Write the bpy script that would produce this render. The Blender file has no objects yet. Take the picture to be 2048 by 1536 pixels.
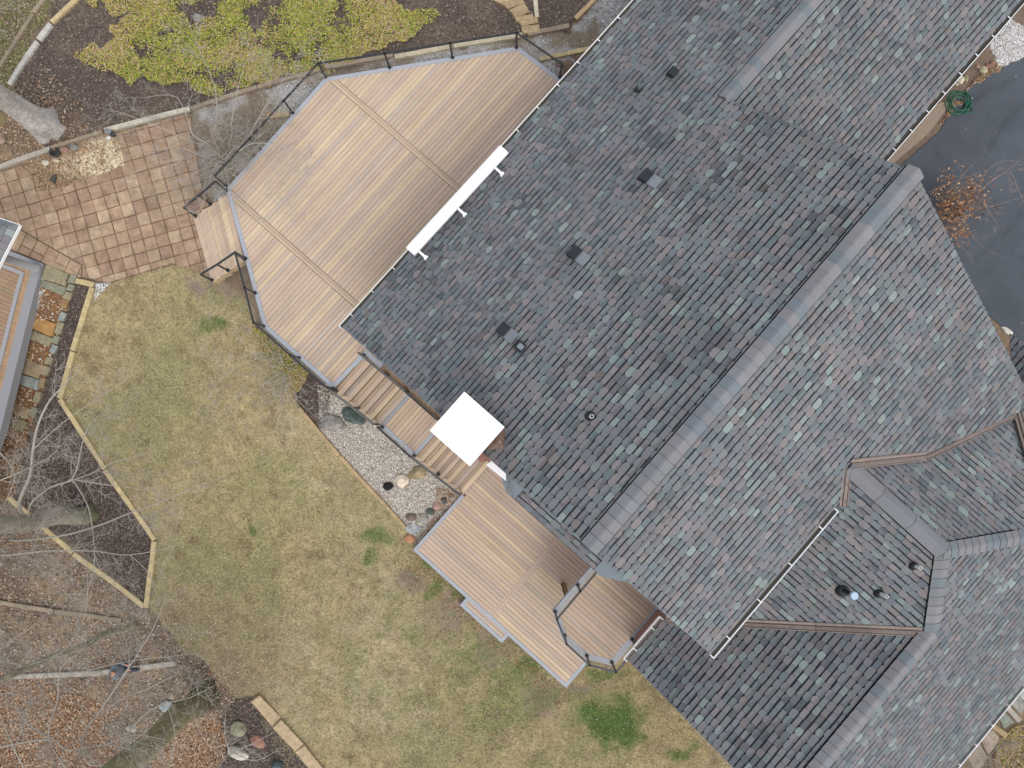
import bpy, math, random
import numpy as np
from mathutils import Matrix, Vector
# ------------------------------------------------------------------ camera, world, sun, exposure
SC = bpy.context.scene
H = 28.3                      # drone height above the lawn datum
FPX = 1420.0                  # focal length in photo pixels (2048 wide)
NAD = (1031.0, 855.0)         # where the plumb line under the drone meets the picture
TH = math.radians(48.6)       # direction of the house ridge
def _rot():
    d = np.array([NAD[0]-1024, 768-NAD[1], -FPX]); d /= np.linalg.norm(d)
    zc = -d; x = np.array([1., 0, 0])-zc*zc[0]; x /= np.linalg.norm(x); y = np.cross(zc, x)
    return np.array([x, y, zc])
RM = _rot()
cam = bpy.data.cameras.new('camera'); camo = bpy.data.objects.new('camera', cam)
SC.collection.objects.link(camo); SC.camera = camo
cam.sensor_width = 36; cam.lens = FPX/2048*36; cam.clip_start = 0.5; cam.clip_end = 600
mw = Matrix([list(RM[i])+[0] for i in range(3)]+[[0, 0, 0, 1]]); mw.translation = (0, 0, H); camo.matrix_world = mw
SC.render.resolution_x = 1024; SC.render.resolution_y = 768
SC.view_settings.view_transform = 'Standard'; SC.view_settings.look = 'None'
SC.view_settings.gamma = 1; SC.view_settings.exposure = 0.87
SUN_EL = math.radians(52); SUN_AZ = math.radians(150)      # azimuth from north (image up), clockwise
w = bpy.data.worlds.new('World'); SC.world = w; w.use_nodes = True
nt = w.node_tree; nt.nodes.clear()
sky = nt.nodes.new('ShaderNodeTexSky'); sky.sky_type = 'NISHITA'; sky.sun_disc = False
sky.sun_elevation = SUN_EL; sky.sun_rotation = SUN_AZ; sky.air_density = 1.0; sky.dust_density = 3.0
mixn = nt.nodes.new('ShaderNodeMix'); mixn.data_type = 'RGBA'; mixn.inputs[0].default_value = 0.62
mixn.inputs[7].default_value = (7.6, 7.7, 7.9, 1)          # bright cloud layer over the blue
bg = nt.nodes.new('ShaderNodeBackground'); bg.inputs[1].default_value = 0.097
ow = nt.nodes.new('ShaderNodeOutputWorld')
nt.links.new(sky.outputs[0], mixn.inputs[6]); nt.links.new(mixn.outputs[2], bg.inputs[0]); nt.links.new(bg.outputs[0], ow.inputs[0])
sl = bpy.data.lights.new('sun', 'SUN'); sl.energy = .8; sl.angle = math.radians(38); sl.color = (1, .955, .89)
so = bpy.data.objects.new('sun', sl); SC.collection.objects.link(so)
sd = Vector((math.sin(SUN_AZ)*math.cos(SUN_EL), math.cos(SUN_AZ)*math.cos(SUN_EL), math.sin(SUN_EL)))
so.rotation_euler = (-sd).to_track_quat('-Z', 'Y').to_euler(); so.location = sd*60
# ------------------------------------------------------------------ helpers
rng = np.random.RandomState(7); random.seed(7)
CT, ST = math.cos(TH), math.sin(TH)
def UV(u, v, z): return (u*CT+v*ST, u*ST-v*CT, z)          # house frame: u along the ridge, v towards the south east
def W(px, py, z):                                          # survey point: photo pixel at a known height -> world
    r = RM@np.array([px-1024, 768-py, -FPX]); t = (z-H)/r[2]
    return (r[0]*t, r[1]*t, z)
def toUV(x, y): return (x*CT+y*ST, x*ST-y*CT)
def hsh(ix, iy, s):
    h = (ix.astype(np.int64)*374761393+iy.astype(np.int64)*668265263+s*1442695041) & 0xffffffff
    h = ((h ^ (h >> 13))*1274126177) & 0xffffffff
    return ((h ^ (h >> 16)) & 0xffff)/65535.0
def vn(x, y, sc, s=0):
    x = np.asarray(x, float)/sc+1000; y = np.asarray(y, float)/sc+1000
    ix = np.floor(x); iy = np.floor(y); fx = x-ix; fy = y-iy
    fx = fx*fx*(3-2*fx); fy = fy*fy*(3-2*fy)
    a = hsh(ix, iy, s); b = hsh(ix+1, iy, s); c = hsh(ix, iy+1, s); d = hsh(ix+1, iy+1, s)
    return (a*(1-fx)+b*fx)*(1-fy)+(c*(1-fx)+d*fx)*fy
def fbm(x, y, sc, s=0, o=4):
    r = 0; a = .5; t = 0
    for i in range(o): r = r+a*vn(x, y, sc, s+i*17); t += a; a *= .55; sc /= 2.1
    return r/t
def terr(x, y):
    x = np.asarray(x, float); y = np.asarray(y, float)
    t = np.clip((y+4.9)/10.9, 0, 1); z = .3+2.0*(t*.75+.25*t*t*(3-2*t))
    z = z+np.clip(y-6, 0, 30)*.07
    z = z-.9*np.clip((-x-9)/7, 0, 1)*np.clip((-y-2)/6, 0, 1)
    z = z+.6*np.clip((-x-8)/8, 0, 1)*np.clip((y-8)/5, 0, 1)
    z = z+.05*(fbm(x, y, 2.5, 3, 2)-.5)
    u = x*CT+y*ST; v = x*ST-y*CT                            # ground is cut lower under the decks and stairs
    m = ((u > -6.0) & (u < 10) & (v > .3) & (v < 7.85)) | ((u > -3.15) & (u < 10) & (v > -5.5) & (v < .4)); z = np.where(m, np.minimum(z, .3), z)
    return z
def G(px, py, dz=0.0):                                     # survey point lying on the ground
    z = 1.0
    for i in range(25):
        p = W(px, py, z); z = .5*z+.5*(float(terr(p[0], p[1]))+dz)
    p = W(px, py, z); return (p[0], p[1], z)
def inpoly(x, y, P):
    x = np.asarray(x); y = np.asarray(y); r = np.zeros(x.shape, bool); n = len(P)
    for i in range(n):
        x0, y0 = P[i][:2]; x1, y1 = P[(i+1) % n][:2]
        if y0 == y1: continue
        c = ((y0 > y) != (y1 > y)) & (x < (x1-x0)*(y-y0)/(y1-y0)+x0); r ^= c
    return r
def clip(sub, cl):                                         # subject polygon cut by a convex counter-clockwise polygon
    out = sub
    for i in range(len(cl)):
        ax, ay = cl[i]; bx, by = cl[(i+1) % len(cl)]; inp = out; out = []
        if not inp: return []
        ex, ey = bx-ax, by-ay
        pv = inp[-1]; ps = ex*(pv[1]-ay)-ey*(pv[0]-ax)
        for q in inp:
            s = ex*(q[1]-ay)-ey*(q[0]-ax)
            if (s >= 0) != (ps >= 0):
                t = ps/(ps-s); out.append((pv[0]+(q[0]-pv[0])*t, pv[1]+(q[1]-pv[1])*t))
            if s >= 0: out.append(q)
            pv = q; ps = s
    return out
def area(p): return .5*sum(p[i][0]*p[(i+1) % len(p)][1]-p[(i+1) % len(p)][0]*p[i][1] for i in range(len(p)))
def ccw(p): return list(p) if area(p) > 0 else list(p)[::-1]
def inset(P, d):                                           # move every edge of a ccw polygon inwards
    P = ccw([(p[0], p[1]) for p in P]); n = len(P); out = []
    for i in range(n):
        a, b, c = P[i-1], P[i], P[(i+1) % n]
        e1 = (b[0]-a[0], b[1]-a[1]); e2 = (c[0]-b[0], c[1]-b[1])
        l1 = math.hypot(*e1); l2 = math.hypot(*e2); n1 = (-e1[1]/l1, e1[0]/l1); n2 = (-e2[1]/l2, e2[0]/l2)
        k = 1+n1[0]*n2[0]+n1[1]*n2[1]; k = max(k, .3)
        out.append((b[0]+(n1[0]+n2[0])*d/k, b[1]+(n1[1]+n2[1])*d/k))
    return out
# ------------------------------------------------------------------ materials
MATS = {}
def mat(name, col=None, rough=.8, nsc=30, namt=.25, bump=0.0, bsc=60, metal=0, stretch=None, spec=.3, sss=None, big=0.0, bigsc=1.5):
    if name in MATS: return MATS[name]
    m = bpy.data.materials.new(name); m.use_nodes = True; t = m.node_tree; N = t.nodes; L = t.links
    b = N['Principled BSDF']; b.inputs['Roughness'].default_value = rough; b.inputs['Metallic'].default_value = metal
    b.inputs['Specular IOR Level'].default_value = spec
    if col is None:
        a = N.new('ShaderNodeAttribute'); a.attribute_name = 'col'; src = a.outputs['Color']
    else:
        a = N.new('ShaderNodeRGB'); a.outputs[0].default_value = (*col, 1); src = a.outputs[0]
    tc = N.new('ShaderNodeTexCoord'); mp = N.new('ShaderNodeMapping'); vr = N.new('ShaderNodeVectorRotate'); vr.rotation_type = 'Z_AXIS'; vr.inputs['Angle'].default_value = stretch[0] if stretch else 0
    L.new(tc.outputs['Object'], vr.inputs['Vector']); L.new(vr.outputs[0], mp.inputs[0])
    if stretch: mp.inputs['Scale'].default_value = stretch[1]
    n = N.new('ShaderNodeTexNoise'); n.inputs['Scale'].default_value = nsc; n.inputs['Detail'].default_value = 4; n.inputs['Roughness'].default_value = .65
    L.new(mp.outputs[0], n.inputs[0])
    mr = N.new('ShaderNodeMapRange'); mr.inputs[1].default_value = .25; mr.inputs[2].default_value = .75
    mr.inputs[3].default_value = 1-namt; mr.inputs[4].default_value = 1+namt; L.new(n.outputs[0], mr.inputs[0])
    fac = mr.outputs[0]
    if big:
        n3 = N.new('ShaderNodeTexNoise'); n3.inputs['Scale'].default_value = bigsc; n3.inputs['Detail'].default_value = 5; L.new(tc.outputs['Object'], n3.inputs[0])
        m3 = N.new('ShaderNodeMapRange'); m3.inputs[1].default_value = .3; m3.inputs[2].default_value = .7; m3.inputs[3].default_value = 1-big; m3.inputs[4].default_value = 1+big
        L.new(n3.outputs[0], m3.inputs[0]); mm = N.new('ShaderNodeMath'); mm.operation = 'MULTIPLY'; L.new(fac, mm.inputs[0]); L.new(m3.outputs[0], mm.inputs[1]); fac = mm.outputs[0]
    vm = N.new('ShaderNodeVectorMath'); vm.operation = 'SCALE'; L.new(src, vm.inputs[0]); L.new(fac, vm.inputs['Scale'])
    L.new(vm.outputs[0], b.inputs['Base Color'])
    if bump:
        n2 = N.new('ShaderNodeTexNoise'); n2.inputs['Scale'].default_value = bsc; n2.inputs['Detail'].default_value = 5; L.new(mp.outputs[0], n2.inputs[0])
        bp = N.new('ShaderNodeBump'); bp.inputs['Strength'].default_value = bump; bp.inputs['Distance'].default_value = .02
        L.new(n2.outputs[0], bp.inputs['Height']); L.new(bp.outputs[0], b.inputs['Normal'])
    MATS[name] = m; return m
M_SHING = mat('asphalt_shingle', None, .92, 70, .28, .35, 160, big=.07, bigsc=.8, spec=.2)
M_BOARD = mat('composite_board', None, .72, 1.0, .17, .1, 3, stretch=(-TH, (.55, 13, 4)), big=.05, bigsc=.7)
M_BOARDV = mat('composite_board_across', None, .72, 1.0, .17, .1, 3, stretch=(-TH, (13, .55, 4)), big=.05, bigsc=.7)
M_TRIM = mat('grey_deck_trim', (.35, .37, .41), .6, 6, .08)
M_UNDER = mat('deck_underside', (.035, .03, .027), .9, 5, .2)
M_BLACK = mat('black_metal', (.018, .02, .023), .38, 20, .2, spec=.5)
M_CABLE = mat('steel_cable', (.33, .31, .26), .35, 40, .2, metal=.6)
M_WHITE = mat('white_metal', (.86, .87, .88), .4, 8, .03)
M_CAPW = mat('white_chimney_cap', (.93, .93, .93), .35, 2.5, .03)
M_GREYM = mat('dark_vent_metal', (.018, .022, .027), .5, 12, .25)
M_GREYL = mat('grey_flashing', (.17, .20, .225), .6, 12, .12)
M_VAL = mat('brown_valley_metal', None, .5, 6, .18, metal=.1)
M_COP = mat('aged_copper', (.235, .16, .12), .5, 9, .4, metal=.25, big=.2, bigsc=3)
M_GROUND = mat('soil_and_turf', None, .97, 11, .34, .7, 26, big=.14, bigsc=1.9, spec=.1)
M_SCAT = mat('plant_matter', None, .85, 30, .2, spec=.15)
M_STONE = mat('stone', None, .85, 7, .3, .5, 14, big=.15, bigsc=3)
M_PAVER = mat('paver', None, .9, 4.5, .26, .3, 30, big=.2, bigsc=2.5, spec=.15)
M_TIMB = mat('timber', None, .85, 9, .24, .35, 25, big=.12, bigsc=2)
M_BARK = mat('bark', None, .95, 9, .38, .9, 14, big=.2, bigsc=1.5, spec=.1)
M_TWIG = mat('twig', None, .9, 20, .2, spec=.15)
M_ASPH = mat('asphalt', None, 1.0, 45, .34, .5, 60, big=.07, bigsc=1.1, spec=.02)
M_CLOTH = mat('cloth', None, .92, 40, .15, .2, 60)
M_SKIN = mat('skin', (.52, .27, .2), .55, 20, .1)
M_HOSE = mat('garden_hose', (.012, .13, .075), .38, 10, .15, spec=.5)
# ------------------------------------------------------------------ object plumbing
def tag(o, label=None, cat=None, group=None, kind=None):
    for k, v in (('label', label), ('category', cat), ('group', group), ('kind', kind)):
        if v: o[k] = v
    return o
def empty(name, loc, label=None, cat=None, group=None):
    o = bpy.data.objects.new(name, None); o.location = loc; SC.collection.objects.link(o); o.empty_display_size = .2
    return tag(o, label, cat, group)
def link(name, me, m, parent=None):
    o = bpy.data.objects.new(name, me); SC.collection.objects.link(o)
    if m: me.materials.append(m)
    if parent is not None:
        o.parent = parent
        loc = Vector((0, 0, 0)); q = parent
        while q is not None: loc += q.location; q = q.parent
        o.location = -loc
    return o
class MB:
    def __init__(s): s.v = []; s.f = []; s.c = []; s.sm = []
    def face(s, pts, col=(1, 1, 1), smooth=False):
        n = len(s.v); s.v += [tuple(p) for p in pts]; s.c += [col]*len(pts); s.f.append(tuple(range(n, n+len(pts)))); s.sm.append(smooth)
    def prism(s, base, z0, z1, col=(1, 1, 1), bottom=False, zf=None):  # polygon (x,y) ccw extruded
        P = ccw([(p[0], p[1]) for p in base]); t = [(x, y, z1 if zf is None else zf(x, y)) for x, y in P]; b = [(x, y, z0) for x, y in P]; n = len(P)
        s.face(t, col)
        for i in range(n): j = (i+1) % n; s.face([b[i], b[j], t[j], t[i]], col)
        if bottom: s.face(b[::-1], col)
    def hexa(s, b, t, col=(1, 1, 1)):                      # 4 bottom + 4 top points
        s.face(t, col); s.face(b[::-1], col)
        for i in range(4): j = (i+1) % 4; s.face([b[i], b[j], t[j], t[i]], col)
    def beam(s, a, b, wd, ht, col=(1, 1, 1), up=(0, 0, 1)):
        a = Vector(a); b = Vector(b); d = (b-a).normalized(); u = Vector(up); sd_ = d.cross(u)
        if sd_.length < 1e-4: sd_ = d.cross(Vector((1, 0, 0)))
        sd_.normalize(); u2 = sd_.cross(d).normalized(); x = sd_*wd/2; y = u2*ht/2
        s.hexa([a-x-y, a+x-y, b+x-y, b-x-y], [a-x+y, a+x+y, b+x+y, b-x+y], col)
    def tube(s, pts, rad, n=6, col=(1, 1, 1), cols=None, cap=True, rough=0):
        pts = [Vector(p) for p in pts]; k0 = len(s.v); up = Vector((.31, .22, .93))
        for i, p in enumerate(pts):
            d = (pts[min(i+1, len(pts)-1)]-pts[max(i-1, 0)])
            if d.length < 1e-6: d = Vector((0, 0, 1))
            d.normalize(); x = d.cross(up)
            if x.length < .05: x = d.cross(Vector((1, 0, 0)))
            x.normalize(); y = d.cross(x); r = rad[i] if hasattr(rad, '__len__') else rad
            for k in range(n):
                a = 2*math.pi*k/n; rr = r*(1+(random.uniform(-rough, rough) if rough else 0))
                s.v.append(tuple(p+x*math.cos(a)*rr+y*math.sin(a)*rr)); s.c.append(cols[i] if cols else col)
        for i in range(len(pts)-1):
            for k in range(n):
                a = k0+i*n+k; b = k0+i*n+(k+1) % n; s.f.append((a, b, b+n, a+n)); s.sm.append(True)
        if cap:
            s.f.append(tuple(k0+k for k in range(n))[::-1]); s.sm.append(False)
            e = k0+(len(pts)-1)*n; s.f.append(tuple(e+k for k in range(n))); s.sm.append(False)
    def build(s, name, m, parent=None):
        me = bpy.data.meshes.new(name); me.from_pydata(s.v, [], s.f)
        at = me.color_attributes.new('col', 'FLOAT_COLOR', 'POINT')
        a = np.ones((len(s.v), 4), np.float32); a[:, :3] = np.array(s.c, np.float32).reshape(-1, 3); at.data.foreach_set('color', a.ravel())
        me.polygons.foreach_set('use_smooth', s.sm); me.update()
        return link(name, me, m, parent)
def scatter(name, tv, tf, P, R, S, C, m, parent=None):     # one mesh of many small copies; tv (k,3), tf (f,n), P (N,3), R (N,3,3), S (N,) or (N,3), C (N,3)
    tv = np.array(tv, np.float32); tf = np.array(tf, np.int32); N = len(P); k = len(tv); S = np.asarray(S, np.float32)
    if S.ndim == 1: S = np.repeat(S[:, None], 3, 1)
    V = np.einsum('nij,nkj->nki', R, tv[None]*S[:, None, :])+np.asarray(P)[:, None, :]
    F = tf[None]+(np.arange(N)*k)[:, None, None]; nf = tf.shape[1]; F = F.reshape(-1, nf)
    me = bpy.data.meshes.new(name); me.vertices.add(N*k); me.vertices.foreach_set('co', V.astype(np.float32).ravel())
    me.loops.add(F.size); me.loops.foreach_set('vertex_index', F.ravel().astype(np.int32))
    me.polygons.add(len(F)); me.polygons.foreach_set('loop_start', np.arange(0, F.size, nf, dtype=np.int32)); 
    at = me.color_attributes.new('col', 'FLOAT_COLOR', 'POINT')
    a = np.ones((N*k, 4), np.float32); a[:, :3] = np.repeat(np.asarray(C, np.float32), k, 0); at.data.foreach_set('color', a.ravel())
    me.update(calc_edges=True); me.validate()
    return link(name, me, m, parent)
def rots(n, tilt=.3, r=rng):                               # random yaw, then a tilt
    a = r.uniform(0, 2*np.pi, n); b = r.normal(0, tilt, n); c = r.normal(0, tilt, n)
    ca, sa, cb, sb, cc, sc_ = np.cos(a), np.sin(a), np.cos(b), np.sin(b), np.cos(c), np.sin(c); o = np.zeros(n); i = np.ones(n)
    Z = np.stack([np.stack([ca, -sa, o], 1), np.stack([sa, ca, o], 1), np.stack([o, o, i], 1)], 1)
    X = np.stack([np.stack([i, o, o], 1), np.stack([o, cb, -sb], 1), np.stack([o, sb, cb], 1)], 1)
    Y = np.stack([np.stack([cc, o, sc_], 1), np.stack([o, i, o], 1), np.stack([-sc_, o, cc], 1)], 1)
    return Z@X@Y
def pickc(pal, n, var=.12, r=rng):
    pal = np.array(pal, float); idx = r.randint(0, len(pal), n); return pal[idx]*(1+r.normal(0, var, (n, 1))).clip(.4, 1.8)
# ------------------------------------------------------------------ ground: one heightfield, coloured by what grows or lies on it
def GP(pts): return [G(x, y)[:2] for x, y in pts]
LAWN = GP([(186, 580), (345, 527), (430, 556), (500, 600), (520, 660), (560, 730), (598, 812), (700, 935), (815, 1060), (960, 1190), (1300, 1190), (1500, 1500), (1560, 1720), (640, 1720), (505, 1392), (470, 1400), (420, 1330), (365, 1300), (300, 1218), (312, 1080), (124, 800)])
BEDL = GP([(156, 562), (188, 575), (122, 797), (308, 1080), (292, 1212), (20, 1000), (-40, 960), (30, 930), (80, 800), (140, 600)])
SLOPE = GP([(100, -20), (1240, -60), (1150, 45), (1140, 62), (1035, 75), (640, 143), (380, 222), (200, 262), (90, 300), (60, 240), (30, 170), (100, 50)])
PATHG = GP([(378, 224), (640, 146), (1035, 78), (1140, 62), (1160, 42), (1240, -60), (1500, -60), (1180, 170), (1035, 300), (560, 400), (430, 420), (400, 330)])
GBED = GP([(636, 770), (700, 760), (980, 960), (960, 1040), (838, 1100), (812, 1056), (640, 860)])
MBED = GP([(505, 640), (560, 640), (690, 740), (640, 862), (598, 812), (560, 730)])
LITTER = [GP([(-60, 1330), (30, 1345), (90, 1350), (130, 1390), (240, 1410), (260, 1340), (265, 1400), (200, 1450), (240, 1560), (-60, 1560)]),
          GP([(380, 1400), (425, 1405), (455, 1480), (430, 1600), (270, 1600)])]
STEPB = GP([(82, 560), (140, 560), (130, 640), (70, 830), (30, 1000), (-30, 1000), (10, 800)])
SOILR = GP([(1960, -30), (2200, -60), (2200, 100), (1900, 260), (1780, 380), (1700, 300)])
MBOT = GP([(505, 1395), (640, 1560), (420, 1560), (440, 1440), (470, 1400)])
def ell(cx, cy, rx, ry): c = G(cx, cy); return (c[0], c[1], rx/50., ry/50.)
GREENS = [ell(1232, 1445, 66, 50), ell(745, 1078, 40, 22), ell(425, 640, 26, 20), ell(730, 1125, 22, 24), ell(1210, 1345, 40, 20), ell(960, 1165, 30, 22), ell(880, 1120, 34, 26), ell(1050, 1345, 26, 20), ell(500, 1060, 16, 12), ell(1370, 1505, 26, 14), ell(1165, 1310, 30, 16), ell(1290, 1460, 20, 20), ell(1015, 1240, 22, 16), ell(860, 1180, 18, 26), ell(905, 1190, 20, 16), ell(1190, 1470, 30, 22)]
BARES = [ell(1093, 1395, 58, 46), ell(990, 1290, 46, 56), ell(905, 1225, 54, 40), ell(470, 568, 64, 30), ell(520, 590, 40, 40), ell(400, 575, 26, 14), ell(820, 1160, 40, 26), ell(1160, 1370, 40, 16)]
def emask(x, y, E):
    r = np.zeros(np.shape(x))
    wx = x+(fbm(x, y, .9, 31, 3)-.5)*1.1; wy = y+(fbm(x, y, .9, 57, 3)-.5)*1.1
    for cx, cy, rx, ry in E: r = np.maximum(r, np.clip(1.6-1.5*np.sqrt(((wx-cx)/rx)**2+((wy-cy)/ry)**2), 0, 1))
    return r
def mixc(a, b, t): return a*(1-t[..., None])+np.array(b)*t[..., None]
def lawncol(x, y):
    n1 = fbm(x, y, 2.6, 1, 5); n2 = fbm(x, y, .55, 9, 3); n3 = fbm(x, y, 5.5, 91, 3)
    c = np.zeros(np.shape(x)+(3,))+np.array([.315, .265, .155])
    n4 = fbm(x, y, .26, 133, 3); c = c*np.array([1.03, .995, .92])*(.80+.42*n4)[..., None]; c = mixc(c, (.225, .218, .10), np.clip((n1-.45)*3.0, 0, .62))
    c = mixc(c, (.42, .36, .235), np.clip((n3-.48)*3.2, 0, .8)*np.clip((n2-.3)*2, 0, 1))
    c = mixc(c, (.15, .10, .055), np.clip((n2-.62)*3, 0, .5))
    c = mixc(c, (.215, .17, .13), np.clip(emask(x, y, BARES), 0, 1)*.95)
    se = G(1000, 1330); q = np.clip(1-np.hypot(x-se[0], y-se[1])/9, 0, 1)*np.clip((fbm(x, y, .8, 201, 4)-.47)*6, 0, 1); c = mixc(c, (.15, .175, .065), q*.75)
    q = np.clip(1-np.hypot(x-se[0], y-se[1])/9, 0, 1)*np.clip((fbm(x, y, .5, 231, 3)-.6)*7, 0, 1); c = mixc(c, (.17, .12, .08), q*.6)
    g = emask(x, y, GREENS); c = mixc(c, (.10, .145, .045), np.clip(g*1.3, 0, 1)*np.clip(.4+n2, 0, 1)*.85)
    g = emask(x, y, GREENS[:1]); c = mixc(c, (.075, .13, .035), np.clip(g*1.5, 0, 1)*.9)
    return c
def groundcol(x, y):
    wx = x+(fbm(x, y, .5, 21, 3)-.5)*.5; wy = y+(fbm(x, y, .5, 22, 3)-.5)*.5
    n1 = fbm(x, y, 1.2, 40, 4); n2 = fbm(x, y, .3, 44, 3)
    c = mixc(np.zeros(np.shape(x)+(3,))+np.array([.165, .125, .092]), (.235, .175, .115), np.clip((n1-.4)*3, 0, 1))
    c = mixc(c, (.10, .085, .065), np.clip((n2-.5)*2.5, 0, .7))
    tl = inpoly(wx, wy, GP([(-100, -60), (130, -60), (60, 80), (30, 240), (-100, 330)])); c[tl] = mixc(c[tl], (.15, .15, .06), np.clip((n1[tl]-.3)*2, 0, .8))
    m = inpoly(wx, wy, SLOPE); c[m] = mixc(np.zeros((m.sum(), 3))+np.array([.098, .077, .068]), (.16, .125, .095), np.clip((n1[m]-.45)*3, 0, .8))
    for P in LITTER: m = inpoly(wx, wy, P); c[m] = mixc(c[m], (.24, .125, .06), n2[m]*0+.6)
    m = inpoly(x+(wx-x)*.5, y+(wy-y)*.5, LAWN)
    # turf thins out towards the woods on the lower left
    e = G(430, 1330); d = np.hypot(x-e[0], y-e[1]); c[m] = lawncol(x[m], y[m])
    f = np.clip(1-(d-1.0)/3.4, 0, 1)*np.clip(fbm(x, y, .6, 71, 3)*1.6, 0, 1); c[m] = mixc(c[m], (.2, .15, .105), f[m]*.9)
    for P, col in ((BEDL, (.072, .056, .05)), (MBED, (.085, .065, .056)), (MBOT, (.085, .068, .06))):
        m = inpoly(x, y, P) if P is not MBOT else inpoly(wx, wy, P); c[m] = mixc(np.zeros((m.sum(), 3))+np.array(col), (.13, .10, .085), np.clip((n2[m]-.4)*2, 0, .8))
    m = inpoly(wx, wy, PATHG); c[m] = mixc(np.zeros((m.sum(), 3))+np.array([.19, .155, .115]), (.36, .36, .36), np.clip((n1[m]-.42)*5, 0, .9))
    m = inpoly(x, y, GP([(40, 330), (90, 310), (235, 272), (250, 335), (130, 378), (70, 385)])); c[m] = mixc(np.zeros((m.sum(), 3))+np.array([.20, .13, .08]), (.34, .27, .18), n2[m]); e = emask(x, y, [ell(192, 320, 78, 42)]); c = mixc(c, (.60, .52, .37), np.clip(e*1.2, 0, 1)*.9*(e > .05))
    m = inpoly(x, y, GBED); c[m] = (.38, .35, .31)
    m = inpoly(wx, wy, STEPB); c[m] = (.2, .12, .07)
    m = inpoly(wx, wy, SOILR); c[m] = (.17, .13, .10)
    m = inpoly(wx, wy, GP([(1990, 50), (2010, 30), (2060, 60), (2060, 120), (1990, 130)])); c[m] = (.55, .55, .55)
    return c
def grid(name, x0, x1, y0, y1, st, dz=0):
    xs = np.arange(x0, x1+st/2, st); ys = np.arange(y0, y1+st/2, st); X, Y = np.meshgrid(xs, ys); Z = terr(X, Y)+dz
    nx, ny = len(xs), len(ys); me = bpy.data.meshes.new(name); me.vertices.add(nx*ny)
    n = .012*(fbm(X, Y, .12, 5, 2)-.5) if st < .5 else 0
    me.vertices.foreach_set('co', np.stack([X, Y, Z+n], -1).astype(np.float32).ravel())
    i = np.arange(nx*ny).reshape(ny, nx); F = np.stack([i[:-1, :-1], i[:-1, 1:], i[1:, 1:], i[1:, :-1]], -1).reshape(-1, 4)
    me.loops.add(F.size); me.loops.foreach_set('vertex_index', F.ravel().astype(np.int32)); me.polygons.add(len(F))
    me.polygons.foreach_set('loop_start', np.arange(0, F.size, 4, dtype=np.int32)); me.polygons.foreach_set('use_smooth', [True]*len(F))
    at = me.color_attributes.new('col', 'FLOAT_COLOR', 'POINT'); a = np.ones((nx*ny, 4), np.float32); a[:, :3] = groundcol(X, Y).reshape(-1, 3); at.data.foreach_set('color', a.ravel())
    me.update(calc_edges=True); return link(name, me, M_GROUND)
g1 = grid('ground', -24, 24, -18, 20, .085); tag(g1, kind='structure', label='lawn, mulch and soil around the house', cat='ground')
g2 = grid('distant_ground', -150, 150, -150, 150, 3.0, -.35); tag(g2, kind='structure', label='land beyond the garden', cat='ground')
def drape(name, P, m, col, dz, st=.25, colf=None):         # a sheet cut to a polygon and laid over the ground
    mb = MB(); P = ccw(P); xs = [p[0] for p in P]; ys = [p[1] for p in P]
    for i in range(int((max(xs)-min(xs))/st)+1):
        for j in range(int((max(ys)-min(ys))/st)+1):
            x = min(xs)+i*st; y = min(ys)+j*st; q = clip(P, [(x, y), (x+st, y), (x+st, y+st), (x, y+st)])
            if len(q) > 2 and abs(area(q)) > 1e-5: mb.face([(a, b, float(terr(a, b))+dz) for a, b in q], colf(x, y) if colf else col, True)
    return mb.build(name, m)
# patio of square concrete pavers, two fields laid at different angles
def pavers(P, ang, st, mb, org):
    P = ccw(P); c, s = math.cos(ang), math.sin(ang); L = [((x-org[0])*c+(y-org[1])*s, -(x-org[0])*s+(y-org[1])*c) for x, y in P]
    a0, a1 = min(p[0] for p in L), max(p[0] for p in L); b0, b1 = min(p[1] for p in L), max(p[1] for p in L); g = .0085
    pal = [(.34, .225, .15), (.37, .25, .165), (.31, .195, .13), (.40, .285, .19), (.28, .175, .125), (.34, .215, .15), (.42, .315, .21), (.36, .24, .155)]
    for i in range(int(a0//st), int(a1//st)+1):
        for j in range(int(b0//st), int(b1//st)+1):
            jx = random.gauss(0, .004); jy = random.gauss(0, .004)
            q = clip(L, [(i*st+g+jx, j*st+g+jy), ((i+1)*st-g+jx, j*st+g+jy), ((i+1)*st-g+jx, (j+1)*st-g+jy), (i*st+g+jx, (j+1)*st-g+jy)])
            if len(q) < 3 or abs(area(q)) < .003: continue
            zt = random.uniform(.035, .045); wn = float(fbm(i*.47+3, j*.47, 2.0, 66, 2)); k = random.choice(pal)
            f_ = (.78+.42*wn)*random.uniform(.94, 1.05)*.86; k = tuple((v*.6+m*.4)*f_ for v, m in zip(k, (.335, .25, .172)))
            wr = [(org[0]+a*c-b*s, org[1]+a*s+b*c) for a, b in q]
            top = [(x, y, float(terr(x, y))+zt) for x, y in wr]; n = len(top)
            ins = inset(wr, .035) if n == 4 and abs(area(q)) > .1 else None
            edge = tuple(v*f for v, f in zip(k, (.80, .74, .72)))
            if ins:
                it = [(x, y, float(terr(x, y))+zt+.001) for x, y in ins]; tt = [(x, y, float(terr(x, y))+zt) for x, y in ccw(wr)]
                b0_ = len(mb.v); mb.v += tt+it; mb.c += [edge]*4+[k]*4
                mb.f.append(tuple(b0_+4+q_ for q_ in range(4))); mb.sm.append(True)
                for q_ in range(4): r_ = (q_+1) % 4; mb.f.append((b0_+q_, b0_+r_, b0_+4+r_, b0_+4+q_)); mb.sm.append(True)
                top = tt
            else: mb.face(top, k)
            for q_ in range(n): r_ = (q_+1) % n; a_, b_ = top[q_], top[r_]; mb.face([(a_[0], a_[1], a_[2]-.05), (b_[0], b_[1], b_[2]-.05), b_, a_], edge)
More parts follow.
